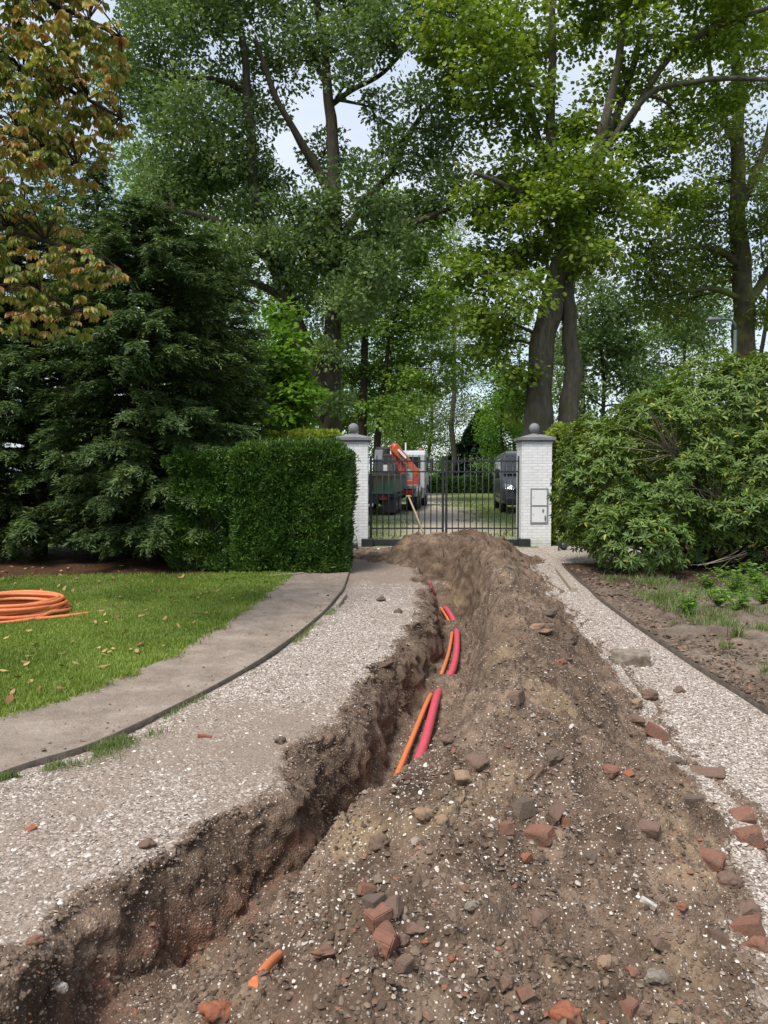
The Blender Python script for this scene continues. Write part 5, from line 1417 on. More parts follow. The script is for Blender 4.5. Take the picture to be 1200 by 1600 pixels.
def rusty():
    m, n, l, b = new_mat("rusty_green_container")
    tc = n.new('ShaderNodeTexCoord'); a = nz(n, l, 1.6, 8, tc.outputs['Object'], 0.7)
    r = ramp(n, [(0.4, (0.05, 0.15, 0.11)), (0.5, (0.085, 0.13, 0.09)), (0.56, (0.15, 0.11, 0.075)), (0.7, (0.25, 0.115, 0.05))])
    l.new(a.outputs['Fac'], r.inputs['Fac']); l.new(r.outputs['Color'], b.inputs['Base Color']); b.inputs['Roughness'].default_value = 0.75
    return m
M_CONT = rusty()
def wheel(root, x, y, r, w, side):
    o = MB().lathe([(r * 0.58, -w / 2), (r * 0.9, -w / 2), (r, -w * 0.32), (r, w * 0.32), (r * 0.9, w / 2), (r * 0.58, w / 2)], 24, M=T(x, y, r, ry=pi / 2)).build('wheel', M_TYRE, root)
    s = side * w * 0.36
    MB().lathe([(0.001, 0.05), (r * 0.2, 0.06), (r * 0.24, -0.02), (r * 0.46, -0.04), (r * 0.55, 0.05), (r * 0.6, 0.05)], 20, M=T(x + s, y, r, ry=pi / 2 * side)).build('rim', M_RIM, o)
def truck():
    root = thing('crane_truck', 'truck with white cab and folded red loading crane seen from behind through the gate', 'truck', (0.1, 33.4, 0), -0.14)
    MB().box((-1.15, 0.1, 0.62), (1.15, 7.0, 0.98), bevel=0.03).box((-0.45, 0.0, 0.5), (0.45, 8.2, 0.86)).build('chassis', M_CHAS, root)
    MB().box((-1.2, 0.02, 0.98), (1.2, 2.4, 1.14), bevel=0.02).build('flatbed', M_SKIRT, root)
    for s in (-1, 1):
        MB().box((s * 0.86 - 0.3, -0.03, 0.72), (s * 0.86 + 0.3, 0.06, 0.92), bevel=0.015).build('tail_lamp', M_LAMPR, root)
        wheel(root, s * 1.02, 1.25, 0.5, 0.5, s); wheel(root, s * 1.02, 2.5, 0.5, 0.5, s); wheel(root, s * 1.06, 6.5, 0.5, 0.33, s)
        for y in (1.25, 2.5, 6.5):
            a = np.linspace(0.25, pi - 0.25, 9)
            poly = [(y + 0.6 * cos(t), 0.5 + 0.6 * sin(t)) for t in a] + [(y + 0.54 * cos(t), 0.5 + 0.54 * sin(t)) for t in a[::-1]]
            MB().prism(poly, s * 1.03 - 0.26, s * 1.03 + 0.26).build('mudguard', M_SKIRT if y < 6 else M_CHAS, root)
        MB().box((s * 1.0 - 0.2, 3.3, 0.45), (s * 1.0 + 0.2, 5.6, 0.98), bevel=0.04).build('side_locker', M_SKIRT, root)
    MB().box((-0.34, -0.06, 0.52), (0.34, 0.02, 0.66), bevel=0.01).build('number_plate', plain('yellow_plate', (0.42, 0.3, 0.03), 0.5, var=0.05), root)
    # cab
    prof = [(5.75, 0.75), (7.75, 0.6), (7.9, 1.3), (7.72, 1.75), (7.45, 2.6), (7.1, 2.82), (5.8, 2.82), (5.72, 2.6)]
    cab = MB().prism(prof, -1.2, 1.2).build('cab', M_CAB, root, bevel=0.05)
    for s in (-1, 1):
        MB().prism([(6.35, 1.75), (7.55, 1.75), (7.32, 2.5), (6.35, 2.5)], s * 1.195 - 0.012, s * 1.195 + 0.012).build('side_window', M_GLASS, cab)
        MB().box((s * 1.38 - 0.1, 7.35, 1.7), (s * 1.38 + 0.1, 7.5, 2.45), bevel=0.03).tube([(s * 1.2, 7.45, 2.35), (s * 1.38, 7.45, 2.35)], 0.02, 6).build('mirror', M_CHAS, cab)
    MB().box((-0.95, 5.7, 1.95), (0.95, 5.74, 2.5)).build('rear_window', M_GLASS, cab)
    MB().prism([(7.755, 1.78), (7.485, 2.56), (7.505, 2.57), (7.78, 1.78)], -1.05, 1.05).build('windscreen', M_GLASS, cab)
    MB().tube([(0.9, 6.8, 2.8), (0.9, 6.8, 2.96)], 0.07, 10).build('beacon', M_ORANGE, cab)
    for s in (-1, 1): MB().box((s * 1.12 - 0.11, 5.76, 0.55), (s * 1.12 + 0.11, 7.6, 1.5), bevel=0.05).build('step_panel', M_SKIRT, cab)
    # loading crane
    MB().box((-1.1, 3.0, 1.0), (1.15, 3.7, 1.34), bevel=0.04).build('crane_base', M_RED, root)
    MB().box((-0.35, 3.1, 1.3), (0.2, 3.6, 1.75), bevel=0.05).lathe([(0.26, 1.34), (0.24, 2.1), (0.001, 2.12)], 16, M=T(-0.08, 3.35, 0)).build('crane_column', M_CHAS, root)
    def beam(a, b_, w0, w1, name, mat):
        A, B = Vector(a), Vector(b_); d = (B - A); Ln = d.length; d.normalize()
        yv = Vector((0, 1, 0)); sv = d.cross(yv).normalized(); yv = sv.cross(d)
        M = Matrix((( d.x, sv.x, yv.x, A.x), (d.y, sv.y, yv.y, A.y), (d.z, sv.z, yv.z, A.z), (0, 0, 0, 1)))
        V = []
        for t, w in ((0, w0), (Ln, w1)): V += [(t, -w / 2, -0.12), (t, w / 2, -0.12), (t, w / 2, 0.12), (t, -w / 2, 0.12)]
        mbx = MB().add(V, [[3, 2, 1, 0], [4, 5, 6, 7]] + [[k, (k + 1) % 4, 4 + (k + 1) % 4, 4 + k] for k in range(4)], M)
        return mbx.build(name, mat, root, bevel=0.02)
    beam((0.3, 3.35, 1.45), (-0.02, 3.35, 2.88), 0.4, 0.5, 'lower_boom', M_RED)
    ub = beam((-0.06, 3.12, 2.92), (1.12, 3.12, 1.62), 0.42, 0.26, 'folding_boom', M_ORANGE)
    MB().lathe([(0.001, -0.2), (0.22, -0.18), (0.22, 0.18), (0.001, 0.2)], 16, M=T(-0.02, 3.25, 2.88, rx=pi / 2)).build('boom_joint', M_RED, root)
    beam((0.16, 2.98, 2.78), (0.55, 2.98, 2.36), 0.1, 0.1, 'boom_plate', M_SIGN)
    MB().tube([(0.1, 3.1, 1.4), (-0.15, 3.1, 2.35)], 0.07, 10).build('hydraulic_cylinder', M_CHAS, root)
    MB().box((-1.1, 4.2, 1.0), (0.2, 5.2, 2.6), bevel=0.06).box((-1.15, 4.3, 2.5), (-0.5, 5.1, 2.95), bevel=0.08).build('hydraulic_cabinet', M_CHAS, root)
    MB().box((0.86, 3.0, 1.3), (1.16, 3.5, 1.66), bevel=0.03).build('boom_rest', M_RED, root)
    for dx in (-0.9, -0.62): MB().tube([(dx, 3.0, 1.0), (dx - 0.04, 3.0, 2.4), (dx + 0.1, 3.05, 2.75)], 0.05, 6).build('hose', M_CHAS, root)
    MB().box((-0.72, 2.5, 1.72), (-0.3, 2.53, 2.06)).build('sign_plate', M_SIGN, root)
    MB().tube([(0.25, 5.3, 1.0), (0.25, 5.3, 3.2)], 0.04, 8).build('thin_white_pole', M_CAB, root)  # white pole added here to stand in for a flag pole beyond
truck()
def trailer():
    root = thing('container_trailer', 'low trailer carrying a rusty green container just behind the left gate leaf', 'trailer', (-0.72, 30.3, 0), -0.13)
    V = []
    MB().box((-1.2, 0, 0.72), (1.2, 5.0, 0.86)).box((-0.5, 0, 0.45), (0.5, 6.5, 0.72)).build('chassis', M_CHAS, root)
    mb = MB().box((-1.18, 0.02, 0.9), (1.18, 4.7, 1.6), bevel=0.02)
    for x in np.linspace(-1.1, 1.1, 6): mb.box((x - 0.035, -0.05, 0.92), (x + 0.035, 0.03, 1.56))
    mb.box((-1.22, -0.07, 1.55), (1.22, 0.03, 1.64)).box((1.17, 0.0, 1.55), (1.24, 4.7, 1.64)).box((-1.22, -0.06, 0.86), (1.22, 0.03, 0.95))
    mb.build('container', M_CONT, root)
    for s in (-1, 1):
        for y in (0.75, 1.85): wheel(root, s * 0.95, y, 0.4, 0.42, s)
        MB().box((s * 0.95 - 0.24, 0.12, 0.12), (s * 0.95 + 0.24, 0.15, 0.7)).build('mud_flap', M_CHAS, root)
        MB().box((s * 0.7 - 0.16, -0.04, 0.62), (s * 0.7 + 0.16, 0.0, 0.72)).build('tail_lamp', M_LAMPR, root)
    MB().box((-0.3, -0.03, 0.36), (0.3, 0.0, 0.48)).build('number_plate', M_SIGN, root)
    # standing steel plates in front of the container
    MB().prism([(4.8, 0.86), (5.3, 0.86), (5.3, 2.3), (5.1, 2.75), (4.9, 2.3)], -0.36, 0.0).build('steel_grab', M_SHADEGREY, root)
trailer()
def van():
    # local +y is the nose
    root = thing('parked_van', 'dark grey panel van nose on, half hidden behind the right gate pillar', 'van', (6.26, 37.2, 0), pi - 0.078)
    M_VAN = plain("dark_grey_metallic", (0.065, 0.067, 0.071), 0.28, 0.3, var=0.08, scale=2, coat=0.5)
    # cross-section rings along the length: (y, half width bottom, half width top, z bottom, z top)
    prof = [(0.0, 2.58), (3.9, 2.62), (4.25, 2.5), (4.5, 2.2), (4.95, 1.55), (5.05, 1.42), (5.6, 1.22), (5.8, 1.0), (5.86, 0.7), (5.84, 0.42)]
    def hw(z, y):
        s = 0.985 - 0.13 * max(0, (z - 1.25) / 1.35) ** 1.3
        return s - 0.16 * max(0, (y - 5.1) / 0.75) ** 2
    V, Fc = [], []
    zl = [0.42, 0.7, 1.0, 1.25, 1.6, 2.0, 2.35]
    ys = [0.0, 0.06, 1.3, 2.6, 3.9, 4.25, 4.5, 4.95, 5.3, 5.6, 5.8, 5.86]
    def top(y): return float(np.interp(y, [p[0] for p in prof[:9]], [p[1] for p in prof[:9]]))
    for y in ys:
        t = top(y); ring = []
        zz = [0.42 + (t - 0.42) * f for f in (0, 0.12, 0.28, 0.45, 0.62, 0.78, 0.9, 0.965, 1.0)]
        tf = [0, 0, 0, 0, 0, 0.0, 0.015, 0.07, 0.19]
        for z, e in zip(zz, tf): ring.append((-(hw(z, y) - e), y, z))
        for z, e in list(zip(zz, tf))[::-1]: ring.append((hw(z, y) - e, y, z))
        V += ring
    k = 18
    for i in range(len(ys) - 1):
        for j in range(k - 1): Fc.append([i * k + j, i * k + j + 1, (i + 1) * k + j + 1, (i + 1) * k + j])
        Fc.append([i * k + k - 1, i * k, (i + 1) * k, (i + 1) * k + k - 1])
    Fc.append(list(range(k))); Fc.append([(len(ys) - 1) * k + j for j in range(k)][::-1])
    MB().add(V, Fc, None, True).build('body', M_VAN, root)
    # windscreen follows the slope between (4.28,2.44) and (4.93,1.58)
    Vw = []
    for y, z, w in ((4.94, 1.6, 0.86), (4.37, 2.42, 0.74)):
        for o in (0.0, 0.045): Vw += [(-w, y + o, z + o * 0.9), (w, y + o, z + o * 0.9)]
    MB().add(Vw, [[0, 1, 5, 4], [2, 6, 7, 3], [0, 4, 6, 2], [1, 3, 7, 5], [4, 5, 7, 6], [0, 2, 3, 1]]).build('windscreen', M_GLASS, root)
    for s in (-1, 1):
        Vs = []
        for o in (0.0, 0.03):
            for y, z in ((3.35, 1.5), (4.7, 1.5), (4.25, 2.2), (3.35, 2.25)): Vs.append((s * (hw(z, y) - 0.012 + o - (0.0 if z < 2 else 0.012)), y, z))
        MB().add(Vs, [[0, 1, 2, 3], [7, 6, 5, 4]] + [[i, 4 + i, 4 + (i + 1) % 4, (i + 1) % 4] for i in range(4)]).build('side_window', M_GLASS, root)
        MB().box((s * 1.1 - 0.11, 4.42, 1.45), (s * 1.1 + 0.11, 4.56, 1.85), bevel=0.03).build('mirror', M_IRON, root)
        wheel(root, s * 0.86, 0.95, 0.35, 0.25, s); wheel(root, s * 0.86, 4.85, 0.35, 0.25, s)
        Vh = []
        for o in (0.0, 0.035):
            for x, z, y in ((0.5, 0.98, 5.83), (0.84, 1.02, 5.76), (0.86, 1.2, 5.66), (0.52, 1.18, 5.7)): Vh.append((s * x, y + o, z + o * 0.5))
        MB().add(Vh, [[0, 1, 2, 3], [7, 6, 5, 4]] + [[i, 4 + i, 4 + (i + 1) % 4, (i + 1) % 4] for i in range(4)]).build('headlight', M_LAMPW, root)
        MB().tube([(s * 0.7, 5.74, 0.52), (s * 0.7, 5.86, 0.52)], 0.07, 12).build('fog_lamp', M_LAMPW, root)
        MB().box((s * 0.99 - 0.02, 1.4, 0.6), (s * 0.99 + 0.02, 4.3, 0.7)).build('rubbing_strip', M_CHAS, root)
    g = MB()
    for z in (0.78, 0.86, 0.94, 1.02): g.box((-0.46, 5.8, z - 0.018), (0.46, 5.9 - (z - 0.78) * 0.25, z + 0.018))
    g.box((-0.48, 5.74, 0.75), (0.48, 5.83, 1.06)); g.build('grille', M_IRON, root)
    MB().box((-0.86, 5.7, 0.36), (0.86, 5.93, 0.68), bevel=0.06).build('bumper', M_IRON, root)
    MB().box((-0.27, 5.92, 0.48), (0.27, 5.945, 0.6)).build('number_plate', plain('yellow_reg_plate', (0.42, 0.3, 0.03), 0.5, var=0.05), root)
    MB().box((-0.3, 4.97, 1.45), (0.3, 5.0, 1.5)).build('wiper', M_IRON, root)
van()
# ------------------------------------------------------------------ conduits in the trench
M_PIPE_O = plain("orange_conduit", (0.68, 0.2, 0.075), 0.45, var=0.14, scale=25, bump=0.1)
M_PIPE_R = plain("red_conduit", (0.62, 0.085, 0.125), 0.4, var=0.14, scale=20, bump=0.1)
def pipe(name, pts, r, mat, label, cat='pipe'):
    p = np.array(pts, float)
    P = np.vstack([2 * p[0] - p[1], p, 2 * p[-1] - p[-2]]); out = []
    for i in range(1, len(P) - 2):
        for t in np.linspace(0, 1, 10, endpoint=False):
            a, b_, c, d = P[i - 1:i + 3]
            out.append(0.5 * (2 * b_ + (c - a) * t + (2 * a - 5 * b_ + 4 * c - d) * t ** 2 + (3 * b_ - a - 3 * c + d) * t ** 3))
    out.append(P[-2])
    base = Vector(out[0])
    o = MB().tube([tuple(q) for q in out], r, 18).build(name, mat, None, loc=base)
    return tag(o, label, cat)
def pz(px, py, z): return tuple(gp(px, py, z))
zf = -0.44
A_, B_ = hit(397, 1537) + Vector((0, 0, 0.003)), hit(437, 1492) + Vector((0, 0, 0.003))
d_ = (B_ - A_); d_.normalize()
pipe('conduit_pipe', [tuple(A_ - d_ * 0.008 - Vector((0, 0, 0.004))), tuple(A_ + (B_ - A_) * 0.5 + Vector((0, 0, 0.002))), tuple(B_ + d_ * 0.012 - Vector((0, 0, 0.006)))],
     0.013, M_PIPE_O, 'short thin orange pipe piece poking out of the soil near the bottom of the picture')
pipe('conduit_pipe', [(-0.2, 4.2, -0.6), pz(602, 1253, zf + .01), pz(634, 1178, zf + 0.02), pz(667, 1098, zf + .01), (0.5, 7.5, -0.475), pz(691, 1050, zf), pz(701, 1020, zf), pz(706, 991, zf - .01), (0.92, 10.4, -0.475), pz(700, 968, zf), pz(690, 952, zf), (0.9, 12.4, -0.5), (0.85, 13.2, -0.5)],
     0.021, M_PIPE_O, 'thin orange conduit pipe running along the trench floor left of the red pipe')
pipe('conduit_pipe', [(-0.03, 4.3, -0.56), pz(631, 1240, -0.445), pz(662, 1165, -0.415), pz(682, 1090, -0.42), (0.58, 7.55, -0.47), pz(706, 1049, -0.42), pz(713, 1020, -0.42), pz(714, 989, -0.425), (0.97, 10.4, -0.47), pz(708, 968, -0.42), pz(698, 952, -0.42), (0.95, 12.4, -0.52), tuple(hit(681, 929) - Vector((0, 0, 0.022))), tuple(hit(672, 917) - Vector((0, 0, 0.02))), (0.85, 14.2, -0.3)],
     0.036, M_PIPE_R, 'thick pinkish red conduit pipe half buried along the trench floor')

# coil of orange conduit on the lawn
def coil():
    c = gp(20, 958, 0.04); base = Vector((c.x, c.y, Z_STRIP))
    g = np.random.default_rng(5); P = []
    tz = [0.024, 0.024, 0.064, 0.064, 0.026, 0.1, 0.1, 0.135, 0.135, 0.168, 0.17]
    tr = [0.55, 0.50, 0.58, 0.52, 0.61, 0.55, 0.5, 0.57, 0.52, 0.55, 0.5]
    for k in range(len(tz)):
        ph = g.uniform(0, 6.28); dx, dy = g.normal(0, 0.012, 2); el = g.uniform(0.97, 1.04)
        for a in np.linspace(0, 2 * pi, 48, endpoint=False):
            f = a / (2 * pi); k2 = min(k + 1, len(tz) - 1)
            sm_ = sstep(0.8, 1.0, f)
            r = tr[k] * (1 - sm_) + tr[k2] * sm_; z = tz[k] * (1 - sm_) + tz[k2] * sm_
            P.append((dx * (1 - sm_) + r * el * cos(a + 0.4), dy * (1 - sm_) + r * sin(a + 0.4) / el, z + 0.012 * sin(2 * a + ph)))
    # loose tail towards the viewer's right
    st = P[0]
    tail = [(0.86, 0.12, 0.024), (0.7, -0.1, 0.024), (0.3, -0.42, 0.024)]
    e = [(0.90, -0.05, 0.022), (0.62, -0.3, 0.022), (0.1, -0.55, 0.022), (-0.4, -0.46, 0.024), (-0.6, -0.1, 0.024), (-0.45, 0.35, 0.024), (0.0, 0.6, 0.025), (0.45, 0.45, 0.03), tuple(st)]
    p = np.array(e); Q = np.vstack([2 * p[0] - p[1], p, P[1]]); lead = []
    for i in range(1, len(Q) - 2):
        for t in np.linspace(0, 1, 10, endpoint=False):
            a, b_, cc, d = Q[i - 1:i + 3]
            lead.append(tuple(0.5 * (2 * b_ + (cc - a) * t + (2 * a - 5 * b_ + 4 * cc - d) * t ** 2 + (3 * b_ - a - 3 * cc + d) * t ** 3)))
    o = MB().tube([tuple(Vector(q) + base) for q in lead + P], 0.0215, 10).build('pipe_coil', M_PIPE_O, None, loc=base)
    tag(o, 'coil of orange conduit pipe with a loose end lying on the lawn', 'pipe coil')
coil()

# ------------------------------------------------------------------ bricks, stones and clods, one by one
def rock_mat(name, c0, c1, dirt=(0.115, 0.083, 0.06), amt=(0.45, 0.65), bump=0.6):
    m, n, l, b = new_mat(name)
    tc = n.new('ShaderNodeTexCoord'); O = tc.outputs['Object']
    a = nz(n, l, 25, 7, O, 0.65); r = ramp(n, [(0.3, c0), (0.7, c1)]); l.new(a.outputs['Fac'], r.inputs['Fac'])
    d = nz(n, l, 14, 6, O, 0.7); rd = ramp(n, [(amt[0], (0, 0, 0)), (amt[1], (1, 1, 1))]); l.new(d.outputs['Fac'], rd.inputs['Fac'])
    mx = n.new('ShaderNodeMixRGB'); mx.inputs['Color2'].default_value = (*dirt, 1)
    l.new(rd.outputs['Color'], mx.inputs['Fac']); l.new(r.outputs['Color'], mx.inputs['Color1']); l.new(mx.outputs['Color'], b.inputs['Base Color'])
    b.inputs['Roughness'].default_value = 0.92; b.inputs['Specular IOR Level'].default_value = 0.15
    bb = n.new('ShaderNodeBump'); bb.inputs['Strength'].default_value = bump; bb.inputs['Distance'].default_value = 0.006
    n2 = nz(n, l, 90, 5, O); l.new(n2.outputs['Fac'], bb.inputs['Height']); l.new(bb.outputs['Normal'], b.inputs['Normal'])
    return m
RK = {
    'red': rock_mat('red_brick', (0.17, 0.082, 0.057), (0.275, 0.136, 0.096), amt=(0.48, 0.68)),
    'brown': rock_mat('brown_brick', (0.13, 0.085, 0.065), (0.22, 0.14, 0.105)),
    'orange': rock_mat('orange_brick', (0.24, 0.085, 0.047), (0.33, 0.125, 0.07), amt=(0.46, 0.66)),
    'dark': rock_mat('dark_clod', (0.09, 0.067, 0.052), (0.17, 0.128, 0.1)),
    'grey': rock_mat('grey_stone', (0.17, 0.145, 0.115), (0.3, 0.26, 0.21)),
    'tan': rock_mat('tan_stone', (0.24, 0.15, 0.09), (0.34, 0.24, 0.16)),
    'white': rock_mat('pale_stone', (0.42, 0.38, 0.33), (0.6, 0.56, 0.5)),
}
import bmesh
def stone(px, py, size_px, kind, shape, label, cat=None, rz=0.0, asp=(1.0, 0.65, 0.5), tilt=0.25, sink=0.34, seed=0):
    g = np.random.default_rng(3000 + int(px) * 7 + int(py))
    h = hit(px, py)
    dist = math.hypot(h.x, h.y)
    s = size_px / F_PX * math.hypot(dist, CAM_H - h.z)
    bm = bmesh.new()
    if shape == 'brick':
        bmesh.ops.create_cube(bm, size=1.0)
        # knock a corner or an end off with a cutting plane
        for _ in range(g.integers(2, 4)):
            nrm = Vector(g.normal(0, 1, 3)); nrm.normalize()
            co = nrm * float(g.uniform(0.46, 0.6))
            geom = bm.verts[:] + bm.edges[:] + bm.faces[:]
            bmesh.ops.bisect_plane(bm, geom=geom, plane_co=co, plane_no=nrm, clear_outer=True)
            ed = [e for e in bm.edges if e.is_boundary]
            if ed: bmesh.ops.holes_fill(bm, edges=ed)
        bmesh.ops.bevel(bm, geom=bm.edges[:], offset=0.06, segments=2, affect='EDGES', clamp_overlap=True)
        bmesh.ops.triangulate(bm, faces=bm.faces[:])
        bmesh.ops.subdivide_edges(bm, edges=bm.edges[:], cuts=1)
        amp, fr = 0.05, 3.2
    else:
        bmesh.ops.create_icosphere(bm, subdivisions=4, radius=0.55)
        amp, fr = 0.2, 2.1
    o3 = Vector(g.uniform(0, 50, 3))
    for v in bm.verts:
        d = mnoise.noise(v.co * fr + o3) * amp + mnoise.noise(v.co * fr * 2.7 + o3) * amp * 0.5 + mnoise.noise(v.co * fr * 7 + o3) * amp * 0.22
        if shape == 'clod': # facet some sides
            for k in range(3):
                nn = Vector((cos(k * 2.1 + o3.x), sin(k * 2.1 + o3.x), 0.4 * sin(o3.y + k))); nn.normalize()
                q = v.co.dot(nn)
                if q > 0.36: v.co -= nn * (q - 0.36) * 0.75
        v.co += v.co.normalized() * d
        v.co.x *= s * asp[0]; v.co.y *= s * asp[1]; v.co.z *= s * asp[2]
    me = bpy.data.meshes.new(kind + '_stone')
    bm.to_mesh(me); bm.free()
    if shape == 'clod': me.polygons.foreach_set('use_smooth', np.ones(len(me.polygons), bool))
    nm = {'brick': 'brick_fragment', 'clod': 'stone'}[shape] if kind != 'dark' or shape == 'brick' else 'soil_clod'
    o = link_mesh(nm, me, RK[kind])
    o.location = (h.x, h.y, h.z + s * asp[2] * (0.5 - sink))
    o.rotation_euler = (g.normal(0, tilt), g.normal(0, tilt), rz + g.normal(0, 0.15))
    tag(o, label, cat or {'brick_fragment': 'brick', 'stone': 'stone', 'soil_clod': 'clod'}[nm])
    return o
